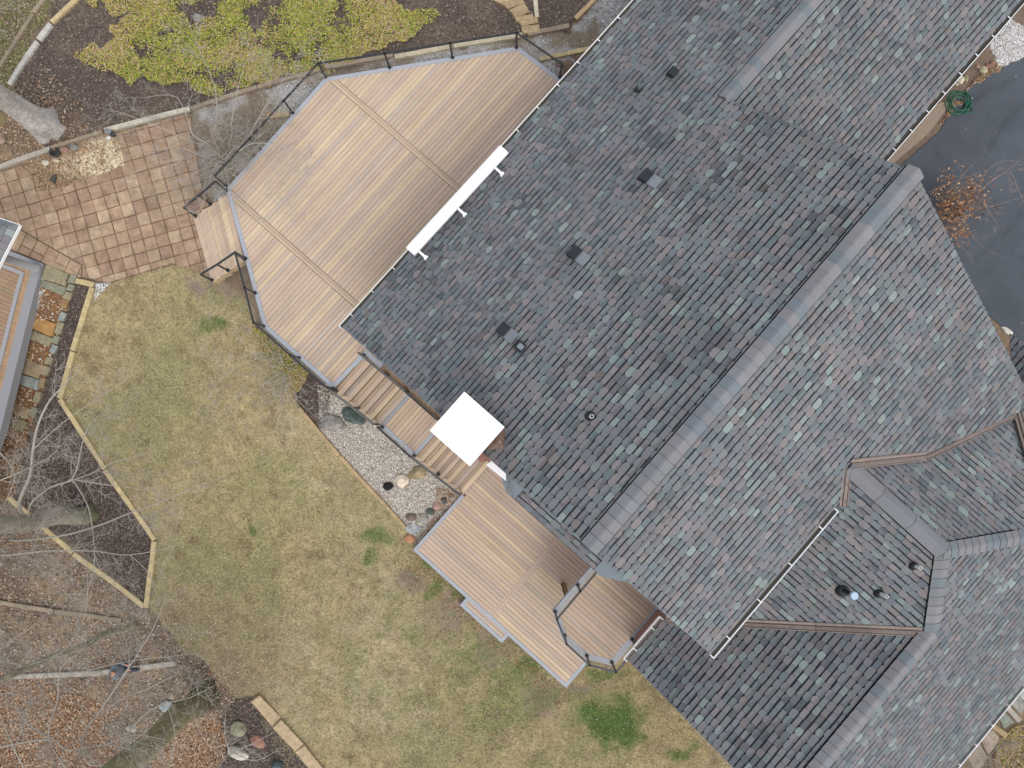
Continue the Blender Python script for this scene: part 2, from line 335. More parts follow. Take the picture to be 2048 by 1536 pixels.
PA = GP([(-40, 358), (45, 332), (66, 350), (72, 384), (130, 374), (215, 345), (250, 332), (240, 282), (236, 268), (380, 226), (392, 300), (404, 380), (440, 450), (440, 556), (345, 527), (216, 566), (166, 553), (166, 530), (32, 453), (-40, 420)])
PB = GP([(-40, 424), (30, 454), (164, 531), (164, 553), (158, 556), (90, 527), (20, 498), (-40, 480)])
mb = MB(); pavers(PA, math.radians(15.5), .47, mb, G(200, 450)); pavers(PB, math.radians(-27), .47, mb, G(100, 490))
tag(mb.build('patio', M_PAVER), 'patio of reddish tan square concrete pavers', 'patio', kind='structure')
# asphalt driveway on the right
DR = GP([(1700, 420), (1880, 262), (1915, 195), (1950, 168), (1990, 145), (2060, 108), (2300, 60), (2300, 700), (2060, 700), (2010, 660), (1900, 560)])
DM = [(G(a, b), G(c, d)) for a, b, c, d in ((1925, 225, 1975, 190), (1975, 190, 2025, 165), (1985, 300, 2048, 210), (1960, 520, 2048, 430), (1930, 340, 1990, 420), (1880, 300, 1900, 345))]
def dcol(x, y):
    n = float(fbm(x, y, 1.3, 14, 4)); m = 1.0; wx = x+float(vn(x, y, .6, 3))*.3
    for a, b in DM:
        ex, ey = b[0]-a[0], b[1]-a[1]; t = max(0, min(1, ((wx-a[0])*ex+(y-a[1])*ey)/(ex*ex+ey*ey))); d = math.hypot(wx-a[0]-t*ex, y-a[1]-t*ey); m = min(m, 1-.32*max(0, 1-d/.22)*(float(vn(x, y, .25, 9))+.3))
    return tuple(v*(.84+.32*n)*(.45+.55*m) for v in (.084, .096, .113))
tag(drape('driveway', DR, M_ASPH, None, .03, .09, dcol), 'dark asphalt driveway', 'driveway', kind='structure')
CP = GP([(1700, 400), (1856, 268), (1902, 205), (1880, 205), (1750, 310)])
tag(drape('driveway_apron', CP, mat('concrete', (.27, .22, .17), .9, 20, .3, .3, 40), (1, 1, 1), .045), 'brown concrete strip between gutter and driveway', 'path', kind='structure')
# ------------------------------------------------------------------ house: roof planes found from the photograph (u, v, z)
house = empty('house', UV(4, 2, 2), 'large house under a steep multi coloured grey slate look shingle roof', 'house')
def P_NW(u, v): return 12.08-.6*(3.06-v)
def P_SE(u, v): return 12.08-.6*(v-3.06)
def P_WSE(u, v): return 9.27-.6*(v+1.63)
def P_LNW(u, v): return 8.62-.6*(12.13-v)
def P_LSE(u, v): return 8.62-.6*(v-12.13)
def P_F1(u, v): return 9.6-.6*(4.95-u)
def P_F2(u, v): return 9.6-.6*(u-4.95)
def P_F2b(u, v): return 8.42-.36*(u-6.92)
def P_F4(u, v): return 7.35+.36*(v-10.66)
PALS = [(.165, .162, .178), (.160, .168, .182), (.178, .170, .178), (.205, .185, .188), (.145, .165, .182), (.195, .228, .225), (.225, .262, .252), (.125, .134, .150), (.172, .178, .182), (.132, .158, .170), (.182, .165, .162), (.158, .178, .188)]
PW = np.array([21, 17, 19, 10, 9, 8, 3, 4, 17, 5, 3, 10], float); PW /= PW.sum()
def shingles(name, poly, fn, parent, seed=0, dirty=None, e=.19, gp=.021, lf=.7):  # individually laid tabs over a plane, clipped to its outline
    r = np.random.RandomState(seed); u0, v0 = poly[0]; z0 = fn(u0, v0); gu = (fn(u0+1, v0)-z0); gv = (fn(u0, v0+1)-z0); g = math.hypot(gu, gv)
    du, dv = -gu/g, -gv/g; au, av = -dv, du
    A = Vector(UV(au, av, 0)); D = Vector(UV(du, dv, -g)).normalized(); N_ = A.cross(D)
    if N_.z < 0: N_ = -N_
    O = Vector(UV(u0, v0, z0)); k = math.sqrt(1+g*g)
    L = ccw([((u-u0)*au+(v-v0)*av, ((u-u0)*du+(v-v0)*dv)*k) for u, v in poly]); n = len(L)
    mb = MB(); a0, a1 = min(p[0] for p in L), max(p[0] for p in L); d0, d1 = min(p[1] for p in L), max(p[1] for p in L)
    mb.face([O+A*a+D*d-N_*.01 for a, d in (L if A.cross(D).z > 0 else L[::-1])], (.030, .033, .038))  # near-black backing in the course gaps: printed dark band plus painted butt shadow
    flip = A.cross(D).z < 0
    row = int(math.floor(d0/e))
    while row*e < d1:
        a = a0-.3+r.uniform(0, .2); dt = row*e+gp; base = (row+1)*e
        while a < a1:
            wdt = r.choice([.225, .25, .27, .29, .34], p=[.15, .25, .3, .2, .1]); x0, x1 = a+.0042, a+wdt-.0042; a += wdt
            oct_ = r.rand() < .48; db = base+(r.uniform(.004, .014) if oct_ else r.uniform(-.026, -.008)); c = .056 if oct_ else .010
            lift = (.019 if oct_ else r.choice([.009, .012, .015]))*lf
            if oct_: x0 -= .003; x1 += .003
            cx, cy = (x0+x1)/2, (dt+db)/2
            t_ = .018+r.uniform(0, .012); dt2 = dt+(0 if oct_ else r.uniform(.004, .018)); tc_ = .03 if oct_ else .003
            sh = [(x0, dt2+tc_*.7), (x0+tc_, dt2), (x1-tc_, dt2), (x1, dt2+tc_*.7), (x1, db-c*.7), (x1-c, db), (x0+c, db), (x0, db-c*.7)]
            col = np.array(PALS[r.choice(len(PALS), p=PW)])*np.array([.985, .995, .99])*r.uniform(.93, 1.07)
            ww = O+A*cx+D*cy
            col = col*(.93+.14*float(vn(ww.x, ww.y, 1.1, 77)))
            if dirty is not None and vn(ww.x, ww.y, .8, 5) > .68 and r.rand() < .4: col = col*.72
            rc = .17; near = False; inside = bool(inpoly(cx, cy, L))
            for i in range(n):
                x_, y_ = L[i]; xx, yy = L[(i+1) % n]; ex, ey = xx-x_, yy-y_; t = max(0, min(1, ((cx-x_)*ex+(cy-y_)*ey)/(ex*ex+ey*ey)))
                if math.hypot(cx-x_-t*ex, cy-y_-t*ey) < rc: near = True; break
            if not inside and not near: continue
            ht = lambda d: .004+lift*(d-dt)/(db-dt)+.0
            parts = [(sh, 1.0)]
            if not near and r.rand() < .36:
                m_ = dt+(db-dt)*r.uniform(.3, .52); dx = r.uniform(-.02, .02)
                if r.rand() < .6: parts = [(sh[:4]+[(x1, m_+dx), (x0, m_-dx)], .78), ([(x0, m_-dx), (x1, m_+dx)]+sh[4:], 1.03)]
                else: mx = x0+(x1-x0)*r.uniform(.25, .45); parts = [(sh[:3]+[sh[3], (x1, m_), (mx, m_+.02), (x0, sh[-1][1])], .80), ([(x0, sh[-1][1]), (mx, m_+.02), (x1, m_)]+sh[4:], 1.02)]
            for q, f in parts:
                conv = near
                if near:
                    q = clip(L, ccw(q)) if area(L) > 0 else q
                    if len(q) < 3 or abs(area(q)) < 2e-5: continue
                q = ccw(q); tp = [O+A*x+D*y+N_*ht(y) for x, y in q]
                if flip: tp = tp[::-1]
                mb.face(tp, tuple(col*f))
            q = clip(L, ccw(sh)) if near else ccw(sh)
            if len(q) < 3: continue
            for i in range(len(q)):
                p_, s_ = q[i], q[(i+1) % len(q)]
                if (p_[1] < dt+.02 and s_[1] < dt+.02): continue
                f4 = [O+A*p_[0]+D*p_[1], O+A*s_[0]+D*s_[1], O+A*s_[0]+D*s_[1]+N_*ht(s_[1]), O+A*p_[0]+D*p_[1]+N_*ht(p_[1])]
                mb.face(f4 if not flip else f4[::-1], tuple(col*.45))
        row += 1
    return mb.build(name, M_SHING, parent)
U0 = -1.0
main_nw = [(-1.22, -6.03), (26, -6.03), (26, -1.63), (10.6, -1.63), (10.6, 3.06), (-.94, 3.06)]
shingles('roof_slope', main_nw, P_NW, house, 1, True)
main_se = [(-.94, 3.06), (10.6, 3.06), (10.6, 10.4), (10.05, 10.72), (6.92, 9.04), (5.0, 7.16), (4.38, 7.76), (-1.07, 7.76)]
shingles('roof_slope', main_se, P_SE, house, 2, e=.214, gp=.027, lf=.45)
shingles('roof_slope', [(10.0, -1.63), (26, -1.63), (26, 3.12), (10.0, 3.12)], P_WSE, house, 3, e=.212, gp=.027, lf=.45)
# lower south wing and its hipped cross gable
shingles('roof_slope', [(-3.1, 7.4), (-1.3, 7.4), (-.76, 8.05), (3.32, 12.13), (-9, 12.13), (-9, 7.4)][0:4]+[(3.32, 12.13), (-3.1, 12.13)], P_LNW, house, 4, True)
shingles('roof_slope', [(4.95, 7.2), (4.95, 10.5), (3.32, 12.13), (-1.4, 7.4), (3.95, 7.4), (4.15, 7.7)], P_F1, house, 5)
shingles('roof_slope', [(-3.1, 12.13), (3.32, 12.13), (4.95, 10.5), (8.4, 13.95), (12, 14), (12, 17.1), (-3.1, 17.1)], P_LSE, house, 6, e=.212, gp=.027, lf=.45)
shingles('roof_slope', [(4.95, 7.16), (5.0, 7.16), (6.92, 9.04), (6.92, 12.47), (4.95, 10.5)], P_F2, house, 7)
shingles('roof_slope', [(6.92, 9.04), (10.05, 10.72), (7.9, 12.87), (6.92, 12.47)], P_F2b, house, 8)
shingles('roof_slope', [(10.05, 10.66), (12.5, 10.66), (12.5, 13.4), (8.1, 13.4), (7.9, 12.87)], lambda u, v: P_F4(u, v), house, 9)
# low roof beyond the gable on the right edge
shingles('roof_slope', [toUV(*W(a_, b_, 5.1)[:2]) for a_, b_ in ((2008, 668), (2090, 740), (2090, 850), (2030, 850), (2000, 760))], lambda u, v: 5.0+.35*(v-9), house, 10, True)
def cap(name, p, q, parent, wd=.25, seg=.285, seed=0, half=False, pal=None, sl=.6, lift=.038, step=.022):
    r = np.random.RandomState(seed); p = Vector(p); q = Vector(q); L = (q-p).length; d = (q-p)/L; hd = Vector((d.x, d.y, 0)).normalized(); s = Vector((hd.y, -hd.x, 0))
    mb = MB(); n = int(L/seg)+1; prof = [(-1, -1.0), (-.55, -.5), (-.2, -.12), (0, 0), (.2, -.12), (.55, -.5), (1, -1.0)]
    pal = pal or [(.205, .21, .225), (.175, .20, .225), (.225, .222, .232), (.20, .208, .222), (.17, .195, .215), (.215, .212, .22), (.21, .212, .226), (.218, .216, .228)]
    for i in range(n):
        a = p+d*(i*L/n-.02); b = p+d*((i+1)*L/n-.03); c = pal[r.randint(len(pal))]; f_ = r.uniform(.88, .97); c = tuple(v*f_ for v in c)
        A_ = [a+s*x*wd+Vector((0, 0, lift+step+y*wd*sl)) for x, y in prof]; B_ = [b+s*x*wd+Vector((0, 0, lift+.004+y*wd*sl)) for x, y in prof]
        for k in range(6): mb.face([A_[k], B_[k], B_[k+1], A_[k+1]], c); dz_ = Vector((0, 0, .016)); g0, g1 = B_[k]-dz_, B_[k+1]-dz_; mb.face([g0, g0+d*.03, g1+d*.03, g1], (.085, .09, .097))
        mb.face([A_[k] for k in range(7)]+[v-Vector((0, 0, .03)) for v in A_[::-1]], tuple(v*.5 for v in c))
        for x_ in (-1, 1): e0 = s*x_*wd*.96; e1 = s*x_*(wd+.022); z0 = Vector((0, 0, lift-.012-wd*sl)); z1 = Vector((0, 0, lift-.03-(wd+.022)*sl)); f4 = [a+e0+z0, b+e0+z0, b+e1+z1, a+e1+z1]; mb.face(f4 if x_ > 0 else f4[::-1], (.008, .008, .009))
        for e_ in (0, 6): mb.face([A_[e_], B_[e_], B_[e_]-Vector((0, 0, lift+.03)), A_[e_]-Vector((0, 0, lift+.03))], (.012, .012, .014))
    return mb.build(name, M_SHING, parent)
cap('ridge_cap', UV(10.66, 3.06, 12.09), UV(-.98, 3.06, 12.09), house, .235, .30, 1)
cap('ridge_cap', UV(26, -1.63, 9.28), UV(10.55, -1.63, 9.28), house, .22, .30, 2)
cap('ridge_cap', UV(5.02, 7.25, 9.62), UV(4.95, 10.5, 9.62), house, .24, 1.5, 3, step=.008)
cap('ridge_cap', UV(3.3, 12.13, 8.63), UV(-3.1, 12.13, 8.63), house, .225, .30, 4)
cap('hip_cap', UV(4.95, 10.46, 9.60), UV(3.3, 12.15, 8.63), house, .21, .30, 5, sl=.42, lift=.035, step=.014)
cap('hip_cap', UV(4.95, 10.46, 9.60), UV(7.1, 12.62, 8.33), house, .21, .30, 6, sl=.42, lift=.035, step=.014)
cap('hip_cap', UV(7.05, 12.58, 8.35), UV(9.5, 13.9, 7.6), house, .21, .30, 7, sl=.42, lift=.035, step=.014)
def valley(p, q, wd=.13, k=.42, seed=0):
    p = Vector(p); q = Vector(q); d = (q-p); hd = Vector((d.x, d.y, 0)).normalized(); s = Vector((hd.y, -hd.x, 0)); mb = MB()
    pr = [(-1, .045), (-.8, .06), (-.72, .035), (-.15, .03), (-.12, .075), (.12, .075), (.15, .03), (.72, .035), (.8, .06), (1, .045)]
    cs = [(.20, .155, .13), (.12, .09, .08), (.25, .20, .175), (.11, .085, .075), (.17, .13, .11), (.11, .085, .075), (.25, .20, .175), (.12, .09, .08), (.20, .155, .13)]
    m = max(2, int(d.length/1.2))
    for i in range(m):
        a = p+d*(i/m); b = p+d*((i+1)/m-.002)
        pa = [a+s*x*wd+Vector((0, 0, z+abs(x)*wd*k)) for x, z in pr]; pb = [b+s*x*wd+Vector((0, 0, z+abs(x)*wd*k)) for x, z in pr]
        f = random.uniform(.9, 1.12)
        for j in range(9): mb.face([pa[j], pb[j], pb[j+1], pa[j+1]], tuple(v*f for v in cs[j]))
        for j in (0, 9): mb.face([pa[j], pb[j], pb[j]-Vector((0, 0, .06)), pa[j]-Vector((0, 0, .06))], (.12, .09, .08))
    return mb.build('valley_flashing', M_VAL, house)
valley(UV(5.08, 7.2, 9.6), UV(6.92, 9.04, 8.47)); valley(UV(6.92, 9.04, 8.47), UV(10.0, 10.7, 7.4), k=.3)
valley(UV(4.9, 7.22, 9.55), UV(4.2, 7.92, 9.13), .11); valley(UV(3.25, 12.06, 8.57), UV(-1.38, 7.42, 5.79))
valley(UV(10.05, 10.72, 7.38), UV(7.88, 12.9, 8.14), k=.25)
def gutter(p, q, out, parent, wd=.125, hang=.62, debris=(.075, .068, .052)):  # open K-style gutter, out = horizontal direction away from the roof
    p = Vector(p); q = Vector(q); o = Vector(out).normalized(); d = (q-p).normalized(); mb = MB(); z = Vector((0, 0, 1)); t = .018
    g = empty('gutter', p); g.parent = parent; pl = Vector(parent.location); g.location = p-pl
    mb.hexa([p, p+o*(wd-t), q+o*(wd-t), q], [p+z*.05, p+o*(wd-t)+z*.05, q+o*(wd-t)+z*.05, q+z*.05], debris)
    mb.build('gutter_trough', M_SCAT, g); mb = MB()
    a = p+o*(wd-t); b = q+o*(wd-t); mb.hexa([a-z*.02, a+o*t-z*.02, b+o*t-z*.02, b-z*.02], [a+z*.12, a+o*t+z*.12, b+o*t+z*.12, b+z*.12])
    for e, s in ((p, -1), (q, 1)):
        mb.hexa([e+d*s*.0, e+o*wd, e+o*wd+d*s*.02, e+d*s*.02], [e+z*.122, e+o*wd+z*.122, e+o*wd+d*s*.02+z*.122, e+d*s*.02+z*.122])
    mb.build('gutter_face', M_WHITE, g); n = max(2, int((q-p).length/hang))
    for i in range(n):
        c = p+(q-p)*((i+.5)/n); m2 = MB(); m2.hexa([c-o*.03+z*.10, c+o*wd+z*.10, c+o*wd+d*.022+z*.10, c-o*.03+d*.022+z*.10], [c-o*.03+z*.127, c+o*wd+z*.127, c+o*wd+d*.022+z*.127, c-o*.03+d*.022+z*.127])
        m2.build('gutter_hanger', M_WHITE, g)
    return g
NWd = UV(0, -1, 0); SEd = UV(0, 1, 0)
gutter(UV(-1.24, -6.03, 6.50), UV(22, -6.03, 6.50), NWd, house, hang=.93)
gutter(UV(-1.08, 7.76, 9.14), UV(3.98, 7.76, 9.14), SEd, house, .14, 1.05)
gutter(UV(10.75, 3.12, 6.28), UV(23, 3.12, 6.28), SEd, house, hang=.8)
gutter(UV(-3.14, 7.4, 5.66), UV(-1.45, 7.4, 5.66), NWd, house, .15, .8, (.22, .2, .19))
gutter(UV(-3.1, 17.1, 5.5), UV(8, 17.1, 5.5), SEd, house, hang=.75)
gutter(UV(10.35, 11.2, 5.55), UV(12.6, 11.2, 5.55), SEd, house, .14, .9)
# rake boards under the gable edges
for pts in ([(-1.19, -6.0, P_NW), (-.92, 3.06, P_NW)], [(-.92, 3.06, P_NW), (-1.04, 7.74, P_SE)], [(10.56, 3.06, P_SE), (10.56, 10.3, P_SE)], [(10.56, -1.7, P_NW), (10.56, 3.06, P_NW)], [(-3.08, 7.42, P_LNW), (-3.08, 12.13, P_LNW)], [(-3.08, 12.13, P_LNW), (-3.08, 17, P_LSE)]):
    a = Vector(UV(pts[0][0], pts[0][1], pts[0][2](0, pts[0][1])-.09)); b = Vector(UV(pts[1][0], pts[1][1], pts[1][2](0, pts[1][1])-.09)); mb = MB(); mb.beam(a, b, .03, .14); mb.build('rake_board', M_GREYL, house)
# walls: brick below, siding above
def brickmat():
    m = bpy.data.materials.new('red_brick'); m.use_nodes = True; t = m.node_tree; b = t.nodes['Principled BSDF']; b.inputs['Roughness'].default_value = .9
    tc = t.nodes.new('ShaderNodeTexCoord'); br = t.nodes.new('ShaderNodeTexBrick'); br.inputs['Color1'].default_value = (.16, .05, .035, 1); br.inputs['Color2'].default_value = (.24, .085, .055, 1)
    br.inputs['Mortar'].default_value = (.4, .36, .32, 1); br.inputs['Scale'].default_value = 1; br.inputs['Brick Width'].default_value = .215; br.inputs['Row Height'].default_value = .075; br.inputs['Mortar Size'].default_value = .008
    uvn = t.nodes.new('ShaderNodeUVMap'); t.links.new(uvn.outputs[0], br.inputs[0]); t.links.new(br.outputs[0], b.inputs['Base Color']); return m
M_BRICK = brickmat()
def walls(name, path, top, m, parent, bot=None):           # path of (u,v), wall top follows the roof function
    vs = []; fs = []; uvs = []; s = 0
    for i in range(len(path)-1):
        (u0, v0), (u1, v1) = path[i], path[i+1]; L = math.hypot(u1-u0, v1-v0); n = max(1, int(L/.5))
        for k in range(n):
            a = (u0+(u1-u0)*k/n, v0+(v1-v0)*k/n); b = (u0+(u1-u0)*(k+1)/n, v0+(v1-v0)*(k+1)/n); s2 = s+L/n
            za, zb = top(*a)-.12, top(*b)-.12; zl = -1.0 if bot is None else bot
            vs += [UV(*a, zl), UV(*b, zl), UV(*b, zb), UV(*a, za)]; q = len(fs)*4; fs.append((q, q+1, q+2, q+3)); uvs += [(s, zl), (s2, zl), (s2, zb), (s, za)]; s = s2
    me = bpy.data.meshes.new(name); me.from_pydata(vs, [], fs); ul = me.uv_layers.new(name='UVMap')
    for i, uv in enumerate(uvs): ul.data[i].uv = uv
    o = link(name, me, m, parent); sm = o.modifiers.new('t', 'SOLIDIFY'); sm.thickness = .12; return o
def topmain(u, v): return min(P_NW(u, v), P_SE(u, v))
def topwing(u, v): return min(P_NW(u, v), P_WSE(u, v))
def topL(u, v): return min(P_LNW(u, v), P_LSE(u, v))
walls('brick_wall', [(22, -5.5), (-.55, -5.5), (-.55, 7.3), (-.3, 7.3)], topmain, M_BRICK, house)
walls('brick_wall', [(10.2, 9.6), (10.2, -1.0)], topmain, M_BRICK, house); walls('brick_wall', [(10.3, 2.6), (22, 2.6)], topwing, M_BRICK, house)
walls('brick_wall', [(9, 16.6), (-2.7, 16.6), (-2.7, 7.95), (-.6, 7.95)], topL, M_BRICK, house)
# small pent roof across the gable with metal hip corners
pz = 8.22
pent = [(-1.52, 1.02), (-.55, .5), (-.55, 5.0), (-1.52, 4.5)]
fp = lambda u, v: pz+.55*(u+1.52)
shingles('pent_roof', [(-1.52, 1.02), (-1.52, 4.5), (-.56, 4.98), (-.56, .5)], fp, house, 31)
for s_, (v1, v0, vv) in ((-1, (1.02, .42, .62)), (1, (4.5, 5.12, 4.98))):
    mb = MB(); a = UV(-1.55, v1-.02*s_, pz+.02); b = UV(-1.50, v1-.26*s_, pz+.05); c = UV(-.9, v1-.30*s_, fp(-.9, 0)+.05); d = UV(-.6, v0, fp(-.6, 0)+.06); e = UV(-1.2, v0, pz+.03)
    t = [a, b, c, d, e]; t = t if s_ > 0 else t[::-1]; mb.face(t if area([(p[0], p[1]) for p in t]) > 0 else t[::-1])
    for i in range(5): p, q = t[i], t[(i+1) % 5]; mb.face([(p[0], p[1], p[2]-.06), (q[0], q[1], q[2]-.06), q, p])
    mb.build('corner_flashing', M_GREYL, house)
mb = MB(); mb.beam(UV(-1.5, 1.05, pz-.05), UV(-1.5, 4.45, pz-.05), .05, .12, (.05, .05, .055)); mb.beam(UV(-1.06, .9, fp(-1.06, 0)+.05), UV(-1.06, 4.85, fp(-1.06, 0)+.05), .03, .04, (.1, .11, .12)); mb.build('pent_edge', M_VAL, house)
# white soffit box at the chimney foot
mb = MB(); a = W(984, 921, 8.6); b = W(1012, 944, 8.6); c = W(1012, 962, 8.6); d = W(972, 930, 8.6); mb.prism([a, b, c, d], 8.4, 8.6); mb.build('white_trim', M_WHITE, house)
# chimney
chim = empty('chimney', UV(-.8, -.85, 9.5)); chim.parent = house; chim.location = Vector(UV(-.8, -.85, 9.5))-Vector(house.location)
walls('chimney_stack', [(-1.3, -1.36), (-.32, -1.36), (-.32, -.36), (-1.3, -.36), (-1.3, -1.36)], lambda u, v: 10.85, M_BRICK, chim, .5)
mb = MB(); mb.prism([UV(-1.44, -1.52, 0), UV(-.17, -1.52, 0), UV(-.17, -.21, 0), UV(-1.44, -.21, 0)], 10.84, 10.93, bottom=True)
p0 = [UV(-1.44, -1.52, 10.932), UV(-.17, -1.52, 10.932), UV(-.17, -.21, 10.932), UV(-1.44, -.21, 10.932)]; pk = UV(-.8, -.86, 10.99)
for i in range(4): mb.face([p0[(i+1) % 4], p0[i], pk])
mb.build('chimney_cap', M_CAPW, chim)
mb = MB(); ap = W(1000, 880, 10.5); c1 = W(1010, 850, 10.15); c2 = W(1012, 906, 10.25); c3 = W(968, 908, 10.0); c4 = UV(-.32, -.36, 10.5); c5 = UV(-1.25, -.36, 10.05)
for f_ in ([c4, ap, c1], [c1, ap, c2], [c2, ap, c3], [c3, ap, c4], [c4, c5, c3]): mb.face(f_ if area([(q[0], q[1]) for q in f_]) > 0 else f_[::-1])
for p, q in ((c1, c2), (c2, c3), (c3, c5)): mb.face([p, q, (q[0], q[1], q[2]-.7), (p[0], p[1], p[2]-.7)])
mb.build('chimney_cricket', M_COP, chim)
mb = MB(); mb.beam(W(962, 912, 9.4), W(988, 908, 9.5), .3, .5); mb.build('chimney_shoulder', mat('old_brick', (.28, .15, .12), .9, 25, .45, .6, 30), chim)
# roof vents and pipes
def onNW(px, py): 
    z = 9.
    for i in range(40): p = W(px, py, z); u, v = toUV(p[0], p[1]); z = .5*z+.5*P_NW(u, v)
    return u, v, z
def slant_box(u, v, su, sv, h, fn, mb, col=(1, 1, 1), hh=None):
    c = [(u-su, v-sv), (u+su, v-sv), (u+su, v+sv), (u-su, v+sv)]; hh = hh or (h, h, h, h)
    b = [UV(a, b_, fn(a, b_)) for a, b_ in c]; t = [UV(a, b_, fn(a, b_)+hh[i]) for i, (a, b_) in enumerate(c)]
    if area([(p[0], p[1]) for p in b]) < 0: b, t = b[::-1], t[::-1]
    mb.hexa(b, t, col)
for px, py in ((1296, 358), (1154, 511), (1012, 664)):
    u, v, z = onNW(px, py); e = empty('roof_vent', (0, 0, 0)); e.parent = house; e.location = Vector(UV(u, v, z))-Vector(house.location)
    mb = MB(); slant_box(u, v-.10, .17, .14, .1, P_NW, mb, hh=(.24, .24, .15, .15)); mb.build('vent_hood', M_GREYM, e)
    mb = MB(); slant_box(u, v+.19, .17, .15, .05, P_NW, mb, hh=(.11, .11, .05, .05)); mb.build('vent_flange', mat('vent_flange_metal', (.175, .195, .215), .7, 12, .1), e)
for px, py in ((1345, 149), (1041, 695)):
    u, v, z = onNW(px, py); e = empty('roof_vent', (0, 0, 0)); e.parent = house; e.location = Vector(UV(u, v, z))-Vector(house.location)
    mb = MB(); slant_box(u, v-.02, .13, .12, .12, P_NW, mb, hh=(.26, .26, .14, .14)); mb.build('vent_hood', M_GREYM, e)
    if py > 600: mb = MB(); slant_box(u, v, .07, .08, .14, P_NW, mb, hh=(.30, .30, .21, .21)); mb.build('vent_flange', M_GREYL, e)
def pipe(u, v, z, h, r, lean, capcol, name='vent_pipe', cr=None):
    e = empty(name, (0, 0, 0)); e.parent = house; e.location = Vector(UV(u, v, z))-Vector(house.location); b = Vector(UV(u, v, z))
    mb = MB(); mb.tube([b-Vector((0, 0, .06)), b+Vector((0, 0, .07)), b+Vector((0, 0, .13))], [r*2.9, r*2.3, r*1.5], 16); mb.build('pipe_boot', M_GREYM, e)
    mb = MB(); mb.tube([b, b+Vector((0, 0, h))], r, 14, cap=False); mb.tube([b+Vector((0, 0, h)), b+Vector((0, 0, .1))], r*.72, 14, cap=False)
    for k in range(14):
        a0, a1 = 2*math.pi*k/14, 2*math.pi*(k+1)/14; t = b+Vector((0, 0, h)); mb.face([t+Vector((r*math.cos(a0), r*math.sin(a0), 0)), t+Vector((r*math.cos(a1), r*math.sin(a1), 0)), t+Vector((r*.72*math.cos(a1), r*.72*math.sin(a1), 0)), t+Vector((r*.72*math.cos(a0), r*.72*math.sin(a0), 0))])
    mb.build('pipe_stack', capcol, e)
    if cr: mb = MB(); mb.tube([b+Vector((0, 0, h-.02)), b+Vector((0, 0, h+.05)), b+Vector((0, 0, h+.08))], [cr, cr, cr*.8], 20); mb.build('pipe_cap', mat('blue_grey_cap', (.36, .47, .58), .4, 5, .1), e)
M_PIPE = mat('pale_pipe', (.6, .6, .56), .5, 10, .15)
u, v, z = onNW(1181, 833); pipe(u, v, z, .32, .05, 0, M_PIPE)
u, v, z = onNW(1277, 180); pipe(u, v, z, .36, .045, 0, M_GREYL)
def onF1(px, py):
    z = 8.
    for i in range(40): p = W(px, py, z); u, v = toUV(p[0], p[1]); z = .5*z+.5*P_F1(u, v)
    return u, v, z
for (px, py, h, r_, cr) in ((1686, 1180, .62, .07, .11), (1758, 1186, .42, .05, None), (1827, 1131, .35, .045, None)):
    u, v, z = onF1(px, py); pipe(u, v, z, h, r_, 0, M_PIPE if not cr else M_GREYM, cr=cr)
# retractable awning fixed above the eave
aw = empty('awning', W(912, 403, 7.2), 'long white retractable awning cassette standing on brackets along the roof eave', 'awning')
p = Vector(W(821, 504, 7.25)); q = Vector(W(1008, 300, 7.25)); d = (q-p).normalized(); s = Vector((d.y, -d.x, 0)); mb = MB()
pr = [(-.17, -.02), (-.185, .06), (-.14, .12), (.10, .13), (.165, .10), (.18, .02), (.13, -.08), (-.1, -.1)]
A_ = [p+s*x+Vector((0, 0, z_)) for x, z_ in pr]; B_ = [q+s*x+Vector((0, 0, z_)) for x, z_ in pr]
for i in range(8): j = (i+1) % 8; mb.face([A_[i], B_[i], B_[j], A_[j]])
mb.face(A_[::-1]); mb.face(B_); mb.build('cassette', M_WHITE, aw)
for px, py in ((832, 497), (910, 411), (985, 330)):
    a = Vector(W(px, py, 7.2)); u, v = toUV(a.x, a.y); mb = MB(); c = Vector(UV(u, v+.36, P_NW(0, v+.36)+.03)); mb.beam(a+Vector((0, 0, -.05)), c+Vector((0, 0, .12)), .07, .05); mb.beam(c+Vector((0, 0, .14)), c, .07, .09, up=(0, 1, 0)); mb.beam(a+s*.1+Vector((0, 0, -.1)), c+Vector((0, 0, .0)), .03, .03)
    d2 = Vector((d.x, d.y, 0)); mb.beam(c+Vector((0, 0, .05))-d2*.07+s*.03, c+Vector((0, 0, .05))+d2*.07+s*.03, .05, .16); mb.build('bracket', M_WHITE, aw)
# ------------------------------------------------------------------ decks
PALB = [(.50, .385, .28), (.475, .36, .275), (.45, .36, .285), (.425, .355, .295), (.53, .415, .285), (.50, .375, .285), (.46, .35, .28), (.545, .43, .295), (.465, .365, .29), (.485, .37, .28), (.495, .38, .285)]
def bcol(k=1.0):
    c = random.choice(PALB); f = random.uniform(.94, 1.05)*k; return tuple((v*.9+m*.1)*f for v, m in zip(c, (.51, .385, .285)))
def boards(P, z, along, mb, pitch=.155, gap=.012, th=.026, cut=()):
    """P: list of (u,v). along 'u' or 'v'. Boards laid across P."""
    P = ccw(P); ax = 1 if along == 'u' else 0; lo = min(p[ax] for p in P); hi = max(p[ax] for p in P)
    a0 = min(p[1-ax] for p in P)-1; a1 = max(p[1-ax] for p in P)+1; n = int(math.ceil((hi-lo)/pitch))
    for i in range(n):
        b0, b1 = lo+i*pitch+gap/2, lo+(i+1)*pitch-gap/2; q = [(a0, b0), (a1, b0), (a1, b1), (a0, b1)]
        if ax == 0: q = [(y, x) for x, y in q]
        q = clip(P, ccw(q))
        if len(q) < 3 or abs(area(q)) < 1e-4: continue
        zz = z+random.uniform(-.0012, .0012); c = bcol()
        mb.prism([UV(u, v, 0) for u, v in q], zz-th, zz, c)
